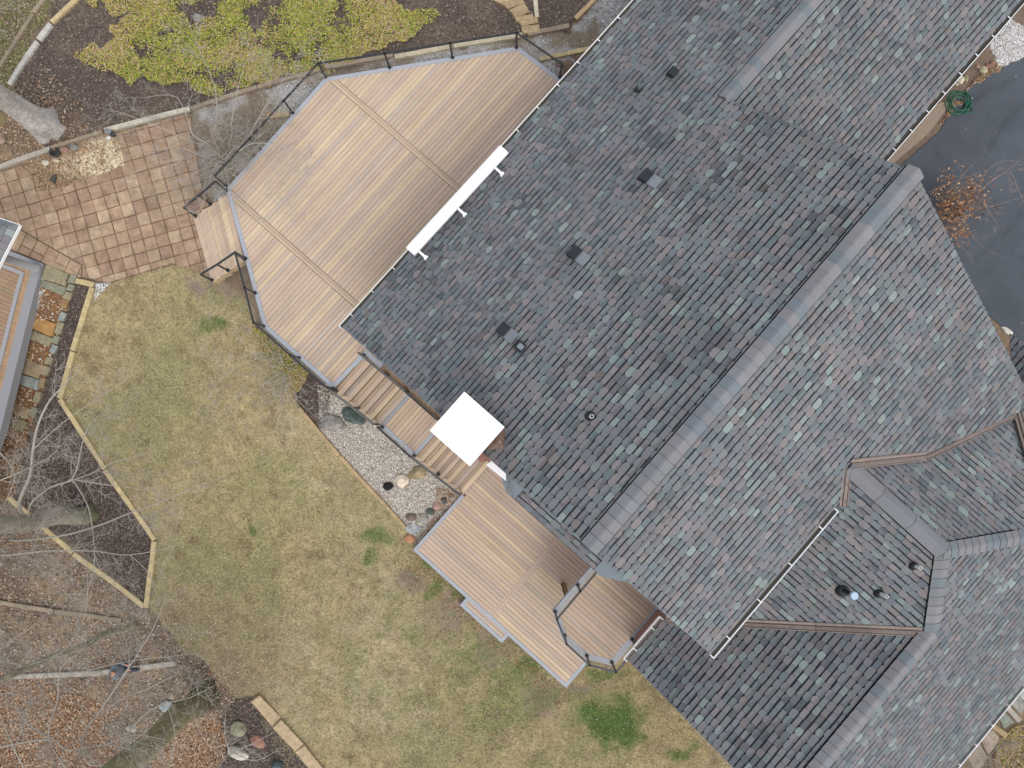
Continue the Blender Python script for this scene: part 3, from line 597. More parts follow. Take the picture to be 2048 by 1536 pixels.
def ring(P, wd, z0, z1, mb, col=(1, 1, 1)):                # picture frame border just inside P (world xy)
    P = ccw([(p[0], p[1]) for p in P]); I = inset(P, wd); n = len(P)
    for i in range(n): j = (i+1) % n; mb.prism([P[i], P[j], I[j], I[i]], z0, z1, col)
def post_mesh(b, h, mb):
    b = Vector(b); mb.beam(b, b+Vector((0, 0, h)), .055, .055, up=(ST, -CT, 0)); mb.beam(b, b+Vector((0, 0, .035)), .12, .12, up=(ST, -CT, 0))
def railing(parent, pts, ztop, h=.95, cables=6, joins=None):  # pts: world post bases in order
    r = empty('railing', (0, 0, 0)); r.parent = parent; r.location = Vector(pts[0])-Vector(parent.location)
    for p in pts:
        mb = MB(); post_mesh(p, h, mb); mb.build('post', M_BLACK, r)
    mb = MB()
    for a, b in zip(pts[:-1], pts[1:]):
        a = Vector(a)+Vector((0, 0, h+.02)); b = Vector(b)+Vector((0, 0, h+.02)); d = (b-a).normalized()*.03; mb.beam(a-d, b+d, .066, .032)
    mb.build('top_rail', M_BLACK, r); mb = MB()
    for a, b in zip(pts[:-1], pts[1:]):
        for k in range(cables):
            z = Vector((0, 0, .09+k*(h-.12)/cables)); mb.tube([Vector(a)+z, Vector(b)+z], .0045, 4, cap=False)
    if cables: mb.build('cable_run', M_CABLE, r)
    return r
ZU, ZM, ZL, ZB = 3.25, 2.1, .75, 3.3
UP = [W(1128, 163, ZU), W(1037, 93, ZU), W(650, 155, ZU), W(452, 378, ZU), W(527, 655, ZU), W(667, 778, ZU), UV(-1.6, -5.68, ZU), UV(-1.6, -5.0, ZU), UV(10.6, -5.0, ZU)]
ud = empty('upper_deck', UV(4, -9, 2.4), 'large upper deck of tan composite boards with a grey border, wrapped around the house corner', 'deck')
I = inset(UP, .15); Iuv = ccw([toUV(*p) for p in I]); mb = MB()
for lo_, hi_ in ((-9, -.60), (-.36, 4.95), (5.19, 20)):
    q = clip(Iuv, [(lo_, -30), (hi_, -30), (hi_, 0), (lo_, 0)]); 
    if len(q) > 2: boards(q, ZU, 'u', mb)
mb.build('decking', M_BOARD, ud)
for c_ in (-.48, 5.07):
    mb = MB(); q = clip(Iuv, [(c_-.105, -30), (c_+.105, -30), (c_+.105, 0), (c_-.105, 0)])
    for s_ in (0, 1):
        k = c_-.105+s_*.107; q = clip(Iuv, [(k+.003, -30), (k+.101, -30), (k+.101, 0), (k+.003, 0)]); mb.prism([UV(u, v, 0) for u, v in q], ZU-.02, ZU+.003, bcol(.93))
    mb.build('divider_board', M_BOARDV, ud)
mb = MB(); ring(UP, .145, ZU-.3, ZU+.002, mb); mb.build('border', M_TRIM, ud)
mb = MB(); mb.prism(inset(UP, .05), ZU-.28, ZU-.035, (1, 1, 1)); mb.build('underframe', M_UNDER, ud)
for px, py in ((1033, 97), (905, 120), (779, 140), (655, 160), (585, 232), (520, 304), (456, 378), (494, 515), (528, 650), (600, 714), (664, 774)):
    p = W(px, py, ZU); mb = MB(); mb.beam((p[0], p[1], float(terr(p[0], p[1]))-.3), (p[0], p[1], ZU-.25), .14, .14, (.3, .24, .14)); mb.build('support_post', M_TIMB, ud)
railing(ud, [W(*p, ZU) for p in ((452, 371), (520, 298), (585, 226), (651, 154), (779, 135), (905, 115), (1033, 95), (1120, 155))], ZU)
railing(ud, [W(*p, ZU) for p in ((491, 517), (510, 586), (527, 653), (598, 716), (666, 777))], ZU)
# patio stairs
def bev(P): return ccw([(p[0], p[1]) for p in P])
st = empty('patio_stairs', W(440, 480, 2.4), 'short flight of tan deck steps going down to the square paver patio', 'stairs')
ta, tb_ = W(454, 385, ZU), W(487, 519, ZU); ba, bb = W(388, 432, 2.5), W(425, 563, 2.5); n = 4
for i in range(n):
    f0, f1 = (i)/n, (i+1)/n+.02; z = ZU-.18*(i+1)
    L_ = lambda a, b, f: (a[0]+(b[0]-a[0])*f, a[1]+(b[1]-a[1])*f)
    q = [L_(ta, ba, f0), L_(tb_, bb, f0), L_(tb_, bb, f1), L_(ta, ba, f1)]; mb = MB()
    for k in range(2):
        g0, g1 = k/2+.01, (k+1)/2-.01; c = [L_(q[0], q[3], g0), L_(q[1], q[2], g0), L_(q[1], q[2], g1), L_(q[0], q[3], g1)]; mb.prism(c, z-.03, z, bcol())
    mb.build('tread', M_BOARD, st)
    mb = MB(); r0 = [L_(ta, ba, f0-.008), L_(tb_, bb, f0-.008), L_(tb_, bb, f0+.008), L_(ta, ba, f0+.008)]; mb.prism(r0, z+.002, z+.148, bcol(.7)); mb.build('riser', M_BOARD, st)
for a, b in ((ta, ba), (tb_, bb)):
    mb = MB(); d = Vector((b[0]-a[0], b[1]-a[1], 0)); s = Vector((-d.y, d.x, 0)).normalized()*.02
    for i in range(n): p = Vector((a[0], a[1], 0))+d*(i/n); q = Vector((a[0], a[1], 0))+d*((i+1)/n); mb.prism([p-s, q-s, q+s, p+s], ZU-.18*(i+1)-.38, ZU-.18*(i+1)-.035, (.42, .32, .2))
    mb.build('stringer', M_TIMB, st)
def stair_rail(parent, pts, h=.95, cables=0):
    r = empty('handrail', (0, 0, 0)); r.parent = parent; r.location = Vector(pts[0])-Vector(parent.location)
    for p in pts: mb = MB(); post_mesh(p, h, mb); mb.build('post', M_BLACK, r)
    mb = MB()
    for a, b in zip(pts[:-1], pts[1:]): mb.beam(Vector(a)+Vector((0, 0, h)), Vector(b)+Vector((0, 0, h)), .07, .035)
    mb.build('top_rail', M_BLACK, r)
    mb = MB()
    for a, b in zip(pts[:-1], pts[1:]):
        for k in range(5): z = Vector((0, 0, .12+k*.16)); mb.tube([Vector(a)+z, Vector(b)+z], .004, 4, cap=False)
    mb.build('cable_run', M_CABLE, r)
stair_rail(st, [W(453, 381, ZU), W(421, 408, 2.9), W(391, 432, 2.55)]); stair_rail(st, [W(489, 519, ZU), W(456, 541, 2.9), W(424, 560, 2.55)])
# the long side stairs with landing
ss = empty('side_stairs', UV(-2.5, -3, .8), 'long two flight staircase with a landing, linking the upper and lower decks', 'stairs')
UA, UB = -3.27, -1.68
def flight(v0, v1, z0, z1, n):
    dz = (z0-z1)/n; nt_ = n-1; dv = (v1-v0)/nt_
    for i in range(nt_):
        a = v0+i*dv; z = z0-dz*(i+1); mb = MB()
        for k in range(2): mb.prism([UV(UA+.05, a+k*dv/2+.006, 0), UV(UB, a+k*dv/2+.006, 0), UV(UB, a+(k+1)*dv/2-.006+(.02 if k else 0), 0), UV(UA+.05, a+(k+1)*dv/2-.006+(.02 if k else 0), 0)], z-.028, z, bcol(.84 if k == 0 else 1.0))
        mb.build('tread', M_BOARD, ss); mb = MB(); mb.prism([UV(UA, a-.006, 0), UV(UB, a-.006, 0), UV(UB, a+.034, 0), UV(UA, a+.034, 0)], z+.002, z+dz-.03, bcol(.42)); mb.build('riser', M_BOARD, ss)  # shade beside each riser is put into colour: dark riser strip, dimmer back board
    for u in (UA+.02, UB-.02): mb = MB(); mb.beam(UV(u, v0, z0-.32), UV(u, v1, z1-.12), .04, .3); mb.build('stringer', mat('stringer_wood', (.42, .31, .2), .8, 12, .15), ss)
    mb = MB(); mb.beam(UV(UA+.03, v0-.05, z0-dz*.55), UV(UA+.03, v1, z1+dz*.35), .10, .06, (.47, .36, .26)); mb.build('stringer_cap', M_BOARDV, ss)
flight(-5.73, -3.80, ZU, ZM, 7); flight(-2.07, .16, ZM, ZL, 8)
LP = [(UA, -3.80), (UA, -2.06), (UB, -2.06), (UB, -3.80)]
mb = MB(); boards([(UA+.15, -3.66), (UA+.15, -2.21), (UB, -2.21), (UB, -3.66)], ZM, 'v' if False else 'u', mb); mb.build('landing', M_BOARD, ss)
mb = MB(); mb.prism([UV(UA, -3.8, 0), UV(UB, -3.8, 0), UV(UB, -3.665, 0), UV(UA, -3.665, 0)], ZM-.2, ZM+.002); mb.prism([UV(UA, -2.2, 0), UV(UB, -2.2, 0), UV(UB, -2.06, 0), UV(UA, -2.06, 0)], ZM-.2, ZM+.002); mb.prism([UV(UA, -3.66, 0), UV(UA+.145, -3.66, 0), UV(UA+.145, -2.205, 0), UV(UA, -2.205, 0)], ZM-.2, ZM+.002)
mb.build('landing_border', M_TRIM, ss)
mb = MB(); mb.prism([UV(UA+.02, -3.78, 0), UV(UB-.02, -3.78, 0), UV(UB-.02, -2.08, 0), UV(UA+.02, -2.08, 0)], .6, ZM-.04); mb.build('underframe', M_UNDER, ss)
for va, vb in ((-5.6, -4.7), (-4.7, -3.8), (-3.8, -2.06), (-2.06, -.9)):
    mb = MB(); q = [(-1.66, va), (-.62, va), (-.62, vb), (-1.66, vb)]; fzz = lambda v: ZU+(ZM-ZU)*(v+5.73)/1.93 if v < -3.8 else ZM+(ZL-ZM)*max(0, v+2.07)/2.23
    b_ = [UV(u, v, fzz(v)-.35) for u, v in q]; t_ = [UV(u, v, fzz(v)-.22) for u, v in q]
    if area([(p[0], p[1]) for p in b_]) < 0: b_, t_ = b_[::-1], t_[::-1]
    mb.hexa(b_, t_, (.36, .27, .19)); mb.build('side_panel', M_TIMB, ss)
def srail(pts, top=True):
    stair_rail(ss, pts)
def fz(v): return ZU+(ZM-ZU)*(v+5.73)/1.93 if v < -3.8 else (ZM if v < -2.07 else ZM+(ZL-ZM)*(v+2.07)/2.23)
stair_rail(ss, [UV(UA+.03, v, fz(v)+.03) for v in (-5.6, -4.72, -3.85)], .92); stair_rail(ss, [UV(UA+.03, v, fz(v)+.03) for v in (-3.68, -2.1, -1.0, .1)], .92)
stair_rail(ss, [UV(UB+.04, v, fz(v)) for v in (-5.72, -4.72, -3.85, -2.3)], .92)
# lower deck
ld = empty('lower_deck', UV(-3.5, 4, .4), 'lower deck of pinkish tan boards with a grey border beside the lawn', 'deck')
LD = [(-6.12, .15), (-.5, .15), (-.5, 8.2), (-2.0, 8.2), (-4.98, 7.95), (-6.12, 7.95)]
mb = MB(); boards([(-5.98, .29), (-3.22, .29), (-3.22, -1.2), (-.5, -1.2), (-.5, 3.95), (-5.98, 3.95)], ZL, 'v', mb); boards([(-5.98, 4.16), (-.5, 4.16), (-.5, 7.81), (-5.98, 7.81)], ZL, 'v', mb); mb.build('decking', M_BOARDV, ld)
mb = MB(); mb.prism([UV(-5.98, 3.955, 0), UV(-.5, 3.955, 0), UV(-.5, 4.05, 0), UV(-5.98, 4.05, 0)], ZL-.02, ZL+.003, bcol()); mb.prism([UV(-5.98, 4.057, 0), UV(-.5, 4.057, 0), UV(-.5, 4.155, 0), UV(-5.98, 4.155, 0)], ZL-.02, ZL+.003, bcol()); mb.build('divider_board', M_BOARD, ld)
mb = MB(); b_ = .14
for q in ([(-6.12, .15), (-3.3, .15), (-3.3, .285), (-5.98, .285)], [(-6.12, .15), (-5.985, .285), (-5.985, 7.815), (-6.12, 7.95)], [(-6.12, 7.95), (-5.985, 7.815), (-2, 7.815), (-2, 7.95)]): mb.prism([UV(*p, 0) for p in q], ZL-.28, ZL+.002)
mb.build('border', M_TRIM, ld)
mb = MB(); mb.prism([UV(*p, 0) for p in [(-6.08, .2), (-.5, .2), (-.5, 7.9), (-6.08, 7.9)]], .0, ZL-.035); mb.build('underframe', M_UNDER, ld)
sp = empty('deck_step', UV(-6.35, 4, .3)); sp.parent = ld; sp.location = Vector(UV(-6.35, 4, .3))-Vector(ld.location)
mb = MB()
for q in ([(-6.52, 2.9), (-6.39, 3.03), (-6.39, 4.93), (-6.52, 5.06)], [(-6.52, 2.9), (-6.125, 2.9), (-6.125, 3.03), (-6.39, 3.03)], [(-6.52, 5.06), (-6.39, 4.93), (-6.125, 4.93), (-6.125, 5.06)]): mb.prism([UV(*p, 0) for p in q], .2, .59)
mb.build('step_border', M_TRIM, sp); mb = MB(); boards([(-6.385, 3.035), (-6.125, 3.035), (-6.125, 4.925), (-6.385, 4.925)], .585, 'v', mb, pitch=.13); mb.build('step_boards', M_BOARDV, sp)
# balcony over the lower deck
bc = empty('balcony', UV(-2.6, 6.6, 2.9), 'small raised balcony with clipped corners and black cable railing above the lower deck', 'balcony')
BP = [UV(-.5, 5.16, 0), W(1180, 1136, ZB), W(1105, 1223, ZB), W(1124, 1278, ZB), W(1171, 1318, ZB), W(1227, 1332, ZB), W(1268, 1284, ZB), UV(-1.58, 7.93, 0), UV(-.5, 7.93, 0)]
BI = ccw([toUV(*p) for p in inset(BP, .2)]); mb = MB(); boards(BI, ZB, 'v', mb); mb.build('decking', M_BOARDV, bc)
mb = MB(); ring(BP, .1, ZB-.25, ZB+.002, mb); ring(inset(BP, .103), .095, ZB-.03, ZB+.002, mb); mb.build('border', M_TRIM, bc)
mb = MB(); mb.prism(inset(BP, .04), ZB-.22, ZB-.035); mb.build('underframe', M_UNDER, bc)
for u, v in ((-3.28, 5.35), (-3.4, 7.6)):
    mb = MB(); mb.beam(UV(u, v, ZL if v < 7.8 else .2), UV(u, v, ZB-.22), .14, .14, (.33, .24, .12)); mb.beam(UV(u, v-.075, ZL), UV(u, v-.075, ZB-.3), .03, .12, (.1, .06, .03)) ; mb.build('support_post', M_TIMB, bc)
railing(bc, [W(1187, 1133, ZB), W(1155.5, 1170, ZB), W(1110.5, 1223.5, ZB), W(1129, 1271, ZB), W(1173.5, 1311.5, ZB), W(1224, 1325, ZB), W(1264, 1279, ZB)], ZB)
# little skirts of dark soil under the balcony edge
# ------------------------------------------------------------------ garden pavilion on the left
pv = empty('pavilion', W(-40, 640, 2.4), 'corner of a second garden building with slate look roof, round grey column and board floor', 'pavilion')
ZP = 2.45
pd = [W(-160, 430, ZP), W(84, 527, ZP), W(66, 592, ZP), W(0, 862, ZP), W(-120, 1200, ZP), W(-260, 1150, ZP)]
mb = MB(); ring(pd, .34, ZP-.4, ZP-.02, mb, (.25, .25, .26)); mb.build('outer_border', M_CLOTH, pv)
i1 = inset(pd, .34); mb = MB(); ring(i1, .20, ZP-.1, ZP-.022, mb, (.34, .22, .13)); mb.build('tan_border', M_TIMB, pv)
i2 = inset(i1, .20); mb = MB(); ring(i2, .14, ZP-.05, ZP+.03, mb, (.29, .29, .30)); mb.build('inner_border', M_CLOTH, pv)
i3 = inset(i2, .14); mb = MB(); c, s = math.cos(math.radians(-22)), math.sin(math.radians(-22)); L = [(x*c+y*s, -x*s+y*c) for x, y in i3]; L = ccw(L)
b0 = min(p[1] for p in L); b1 = max(p[1] for p in L); a0 = min(p[0] for p in L); a1 = max(p[0] for p in L); k = b0
while k < b1:
    q = clip(L, [(a0-1, k+.004), (a1+1, k+.004), (a1+1, k+.146), (a0-1, k+.146)]); k += .15
    if len(q) > 2: cc = bcol(.62); mb.prism([(x*c-y*s, x*s+y*c) for x, y in q], ZP-.04, ZP, (cc[0]*.98, cc[1]*.85, cc[2]*.72))
mb.build('decking', M_TIMB, pv)
cb = Vector(W(72, 537, ZP)); mb = MB(); mb.tube([cb, cb+Vector((0, 0, .02)), cb+Vector((0, 0, .12)), cb+Vector((0, 0, .13)), cb+Vector((0, 0, 2.5)), cb+Vector((0, 0, 2.51)), cb+Vector((0, 0, 2.62))], [.19, .19, .185, .145, .135, .19, .19], 24, (.26, .26, .27)); mb.build('column', M_CLOTH, pv)
zr = 5.2; rc = W(38, 450, zr); r1 = W(-40, 424, zr); r2 = W(-8, 540, zr); far = W(-150, 480, 6.6)
def plane3(a, b, c):
    n_ = (Vector(b)-Vector(a)).cross(Vector(c)-Vector(a)); return lambda x, y: a[2]-(n_.x*(x-a[0])+n_.y*(y-a[1]))/n_.z
mb = MB()
for tri, k in (((rc, r1, far), 0), ((r2, rc, far), 1)):
    pf = plane3(*tri); P2 = ccw([(p[0], p[1]) for p in tri]); e0 = tri[1] if k == 0 else tri[0]; ex, ey = rc[0]-e0[0], rc[1]-e0[1]; el = math.hypot(ex, ey); ex /= el; ey /= el
    for i in range(-6, 30):
        for j in range(-12, 12):
            a = i*.24+(j % 2)*.11; b = j*.17; o = rc; qd = [(o[0]-ex*a-ey*b, o[1]-ey*a+ex*b), (o[0]-ex*(a+.232)-ey*b, o[1]-ey*(a+.232)+ex*b), (o[0]-ex*(a+.232)-ey*(b+.162), o[1]-ey*(a+.232)+ex*(b+.162)), (o[0]-ex*a-ey*(b+.162), o[1]-ey*a+ex*(b+.162))]
            q = clip(P2, ccw(qd))
            if len(q) > 2: c_ = tuple(v*1.15 for v in random.choice(PALS)); mb.face([(x, y, pf(x, y)+.02) for x, y in q], c_)
    mb.face([(p[0], p[1], p[2]) for p in (tri if area([(p[0], p[1]) for p in tri]) > 0 else tri[::-1])], (.02, .02, .02))
mb.build('roof_slope', M_SHING, pv)
mb = MB(); z_ = Vector((0, 0, -.06)); mb.beam(Vector(r1)+z_, Vector(rc)+z_, .05, .12); mb.build('fascia', M_WHITE, pv); mb = MB(); mb.beam(Vector(rc)+z_, Vector(r2)+z_, .05, .12); mb.build('fascia', M_WHITE, pv)
# ------------------------------------------------------------------ timbers, slabs, stones
FRESH = (.46, .37, .20); GREY = (.34, .31, .26); OLD = (.25, .20, .145); TAN = (.39, .29, .16)
def timber(p0, p1, wd, col, label, grp, ht=.12, dz=.06):
    a, b = Vector(G(*p0)), Vector(G(*p1)); mb = MB(); d = (b-a).normalized(); s = Vector((-d.y, d.x, 0)).normalized(); n = max(2, int((b-a).length/.5)); r = random.Random(int(p0[0]*7+p0[1]))
    P = []
    for i in range(n+1):
        c = a+(b-a)*(i/n); c.z = float(terr(c.x, c.y))+dz; w_ = wd/2*(1+r.uniform(-.06, .06)); f_ = r.uniform(.88, 1.1); k = tuple(v*f_ for v in col); c = c+s*r.uniform(-.008, .008)
        P.append(([c-s*w_-Vector((0, 0, ht)), c-s*w_+Vector((0, 0, ht*.38)), c-s*w_*.82+Vector((0, 0, ht*.5)), c+s*w_*.82+Vector((0, 0, ht*.5)), c+s*w_+Vector((0, 0, ht*.38)), c+s*w_-Vector((0, 0, ht))], k))
    for (A_, k), (B_, _) in zip(P[:-1], P[1:]):
        for j in range(5): mb.face([A_[j], B_[j], B_[j+1], A_[j+1]][::-1], k)
    mb.face(P[0][0]); mb.c[-6:] = [tuple(v*.6 for v in col)]*6; mb.face(P[-1][0][::-1]); mb.c[-6:] = [tuple(v*.6 for v in col)]*6
    return tag(mb.build('landscape_timber', M_TIMB), label, 'timber', grp)
G1 = 'timbers edging the long mulch bed'; G2 = 'timbers edging the gravel bed'; G3 = 'timbers above the patio and gravel path'; G4 = 'timbers lying in the wooded corner'; G5 = 'timbers crossing the upper left slope'; G6 = 'timbers beside the upper gravel path'
for a in [((155, 562), (191, 571), .2, FRESH, 'short pale timber at the patio corner, closing the top of the long mulch bed', G1),
          ((187, 576), (148, 702), .19, FRESH, 'pale timber beside the lawn, first one below the patio corner', G1), ((148, 704), (122, 797), .19, FRESH, 'pale timber ending at the outward bend of the mulch bed', G1),
          ((123, 799), (212, 938), .18, FRESH, 'pale timber running down from the bend between mulch and lawn', G1), ((213, 940), (311, 1079), .18, FRESH, 'pale timber reaching the lower right bend of the mulch bed', G1),
          ((310, 1082), (294, 1214), .19, FRESH, 'pale timber at the pointed lower end of the bed, lawn side', G1), ((290, 1212), (150, 1107), .19, FRESH, 'pale timber at the lower left edge of the bed beside the fallen leaves', G1),
          ((148, 1105), (20, 995), .19, FRESH, 'pale timber passing under the thick mossy tree trunk', G1),
          ((599, 816), (679, 911), .14, TAN, 'tan timber between lawn and gravel, upper one by the two big boulders', G2), ((680, 912), (812, 1055), .14, TAN, 'tan timber between lawn and gravel, lower one', G2),
          ((-20, 1200), (110, 1221), .17, OLD, 'brown weathered timber among leaves at the left edge', G4), ((112, 1221), (245, 1240), .17, OLD, 'brown weathered timber ending by the slim leaning trunk', G4),
          ((20, 1352), (205, 1345), .19, GREY, 'grey weathered timber left of the standing person', G4), ((206, 1344), (353, 1325), .19, GREY, 'grey timber running under the feet of the person', G4),
          ((166, -8), (106, 47), .16, FRESH, 'fresh yellow timber at the top of the upper left slope', G5), ((104, 50), (80, 82), .2, (.42, .40, .37), 'short bleached grey log below the fresh yellow timber', G5), ((78, 86), (22, 172), .17, (.42, .40, .37), 'long bleached grey log above the big grey trunk', G5),
          ((98, -10), (70, 28), .15, OLD, 'dark weathered timber at the top edge near the left corner', G5), ((69, 30), (2, 135), .13, OLD, 'thin dark weathered timber running down to the left edge', G5),
          ((-20, 343), (104, 298), .16, GREY, 'grey timber at the left edge above the patio', G3), ((105, 297), (208, 265), .13, OLD, 'thin weathered timber above the round black planter and sand', G3), ((212, 262), (382, 219), .17, (.44, .41, .33), 'pale grey timber above the paver patio', G3),
          ((384, 219), (515, 176), .15, OLD, 'weathered timber above the gravel path under the bare tree', G3), ((516, 176), (645, 139), .15, OLD, 'weathered timber meeting the deck railing corner', G3), ((652, 137), (786, 112), .14, OLD, 'dark timber just behind the long upper railing, left part', G3), ((790, 116), (905, 95), .17, (.44, .38, .27), 'tan timber behind the long upper railing, middle part', G3), ((907, 94), (1045, 72), .17, (.46, .40, .29), 'tan timber behind the long upper railing, right part', G3),
          ((1055, 70), (1138, 54), .17, OLD, 'weathered timber at the foot of the flagstone steps', G6), ((1150, 40), (1195, -5), .17, TAN, 'tan timber along the dark mulch close to the roof edge', G6), ((1070, -8), (1074, 38), .16, (.5, .45, .33), 'pale short timber beside the flagstone steps', G6),
          ((1079, 121), (1190, 97), .16, FRESH, 'fresh yellow timber between deck corner and roof edge', G6), ((536, 233), (580, 229), .2, TAN, 'short yellow timber end under the cable railing', G6),
          ((2004, 1404), (2036, 1440), .2, GREY, 'grey timber step beside the lower right gutter', 'timber steps'), ((1978, 1446), (2010, 1470), .2, TAN, 'tan timber step below the grey one at the lower right gutter', 'timber steps')]: timber(*a)
def slab(pts, ht, col, label, grp, name='stone_slab', cat='stone slab', dz=.1, z=None, rough=.025):
    P = [G(*p) for p in pts]; zt = (sum(p[2] for p in P)/len(P)+dz) if z is None else z; Q = ccw([(p[0], p[1]) for p in P]); R = []; rr = random.Random(int(sum(p[0] for p in pts)))
    for i in range(len(Q)):
        a, b = Q[i], Q[(i+1) % len(Q)]
        for k in range(4): t = k/4; R.append((a[0]+(b[0]-a[0])*t+rr.uniform(-rough, rough), a[1]+(b[1]-a[1])*t+rr.uniform(-rough, rough)))
    mb = MB(); I_ = []; cx = sum(p[0] for p in R)/len(R); cy = sum(p[1] for p in R)/len(R)
    I_ = [(cx+(x-cx)*.93, cy+(y-cy)*.93) for x, y in R]; n = len(R)
    mb.face([(x, y, zt) for x, y in I_], col)
    for i in range(n):
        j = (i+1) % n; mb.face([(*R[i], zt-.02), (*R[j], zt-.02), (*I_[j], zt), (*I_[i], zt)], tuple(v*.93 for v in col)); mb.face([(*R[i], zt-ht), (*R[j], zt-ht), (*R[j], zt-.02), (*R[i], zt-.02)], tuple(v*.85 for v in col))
    return tag(mb.build(name, M_STONE), label, cat, grp)
OLV = (.25, .22, .14); GRN = (.22, .215, .155); ORG = (.36, .20, .075); BLU = (.24, .26, .24)
SG = 'flagstone steps beside the pavilion'
for P_, c_, t_ in [([(92, 528), (139, 547), (135, 574), (84, 558)], OLV, 'large olive flagstone step touching the patio'), ([(84, 560), (135, 575), (129, 593), (82, 571)], GRN, 'grey green flagstone just below the top olive step'),
                   ([(68, 631), (115, 649), (108, 675), (59, 654)], ORG, 'bright orange flagstone step'), ([(57, 660), (108, 676), (103, 696), (53, 675)], OLV, 'olive flagstone directly under the orange step'),
                   ([(40, 715), (92, 732), (80, 758), (32, 739)], (.27, .21, .13), 'brown flagstone step above the blue grey one'), ([(33, 745), (80, 760), (78, 780), (30, 766)], BLU, 'blue grey flagstone step'),
                   ([(17, 802), (63, 817), (60, 840), (12, 822)], (.25, .18, .10), 'dark brown flagstone step below the blue grey one'), ([(8, 828), (57, 843), (50, 863), (5, 850)], (.24, .2, .12), 'lowest clear flagstone step under the bare branches')]: slab(P_, .14, c_, t_, SG, 'flagstone_step', 'stone step')
EG = 'small squared stones edging the flagstone steps'
for i, (px, py, sx, sy, c_, t_) in enumerate([(148, 559, 13, 17, GRN, 'grey green edging stone next to the patio corner'), (144, 576, 12, 13, GRN, 'edging stone second from the patio'), (139, 592, 14, 14, OLV, 'olive edging stone third from the patio'), (133, 607, 13, 19, (.28, .17, .08), 'rusty brown edging stone beside the brown leaves'), (128, 634, 12, 17, BLU, 'pale blue grey edging stone right of the orange step'), (122, 657, 13, 24, OLV, 'long olive edging stone right of the orange step'), (115, 680, 13, 15, GRN, 'grey green edging stone beside the dark mulch strip'), (111, 698, 12, 15, BLU, 'blue grey edging stone above the brown step'), (101, 722, 13, 14, OLV, 'olive edging stone right of the brown step'), (95, 742, 14, 17, OLV, 'olive edging stone just below the brown step corner'), (87, 766, 12, 20, (.22, .17, .1), 'brown edging stone right of the blue grey step'), (78, 795, 12, 22, OLV, 'olive edging stone under the first bare branch'), (70, 824, 12, 18, GRN, 'edging stone furthest from the patio')]):
    slab([(px-sx/2+2, py-sy/2-2), (px+sx/2+2, py-sy/2+2), (px+sx/2-3, py+sy/2+2), (px-sx/2-3, py+sy/2-2)], .15, c_, t_, EG, 'edging_stone', 'edging stone', .11, rough=.012)
FG = 'sandstone steps at the top edge'; SND = (.36, .27, .16)
for P_, k, t_ in [([(1043, 55), (1078, 50), (1081, 66), (1046, 71)], 1, 'lowest sandstone step above the weathered timber'), ([(1036, 45), (1075, 38), (1078, 50), (1043, 56)], .92, 'sandstone step second from the bottom'), ([(1028, 38), (1066, 30), (1068, 40), (1034, 47)], 1.05, 'narrow sandstone step third from the bottom'), ([(1018, 22), (1048, 8), (1060, 28), (1030, 40)], .9, 'broad sandstone step fourth from the bottom'), ([(1000, 8), (1040, -8), (1050, 8), (1018, 22)], .85, 'brown sandstone step at the top edge of the photo'), ([(978, -4), (1010, -12), (1020, 6), (998, 10)], 1.1, 'pale flat stone at the top edge left of the steps')]: slab(P_, .14, tuple(v*k for v in SND), t_, FG, 'sandstone_step', 'stone step', .12)
BG = 'cut sandstone blocks beside the bottom of the lawn'
for P_, t_ in [([(505, 1400), (522, 1388), (563, 1434), (546, 1452)], 'upper sandstone edging block between lawn and dark bed'), ([(547, 1453), (564, 1436), (609, 1486), (591, 1501)], 'middle sandstone edging block between lawn and dark bed'), ([(592, 1502), (610, 1487), (662, 1552), (645, 1566)], 'lowest sandstone edging block cut by the bottom of the photo')]: slab(P_, .3, (.40, .31, .19), t_, BG, 'sandstone_block', 'stone block', .12, rough=.008)
RG = 'grey paving stones beside the lower right gutter'
for P_, c_, t_ in [([(2030, 1380), (2065, 1360), (2080, 1400), (2052, 1410)], (.32, .36, .32), 'pale green grey flat stone at the right edge'), ([(2012, 1400), (2034, 1388), (2052, 1412), (2040, 1428)], (.24, .24, .21), 'dark grey flat stone above the grey timber step'), ([(1992, 1426), (2006, 1420), (2026, 1444), (2006, 1456)], (.2, .22, .18), 'dark flat stone between the two timber steps'), ([(1955, 1470), (1985, 1456), (2000, 1478), (1975, 1510)], (.33, .27, .21), 'pinkish flat stone below the timber steps'), ([(1930, 1500), (1955, 1480), (1975, 1515), (1950, 1550)], (.3, .25, .2), 'brown flat stone near the bottom right')]: slab(P_, .12, c_, t_, RG, 'paving_stone', 'paving stone', .06)
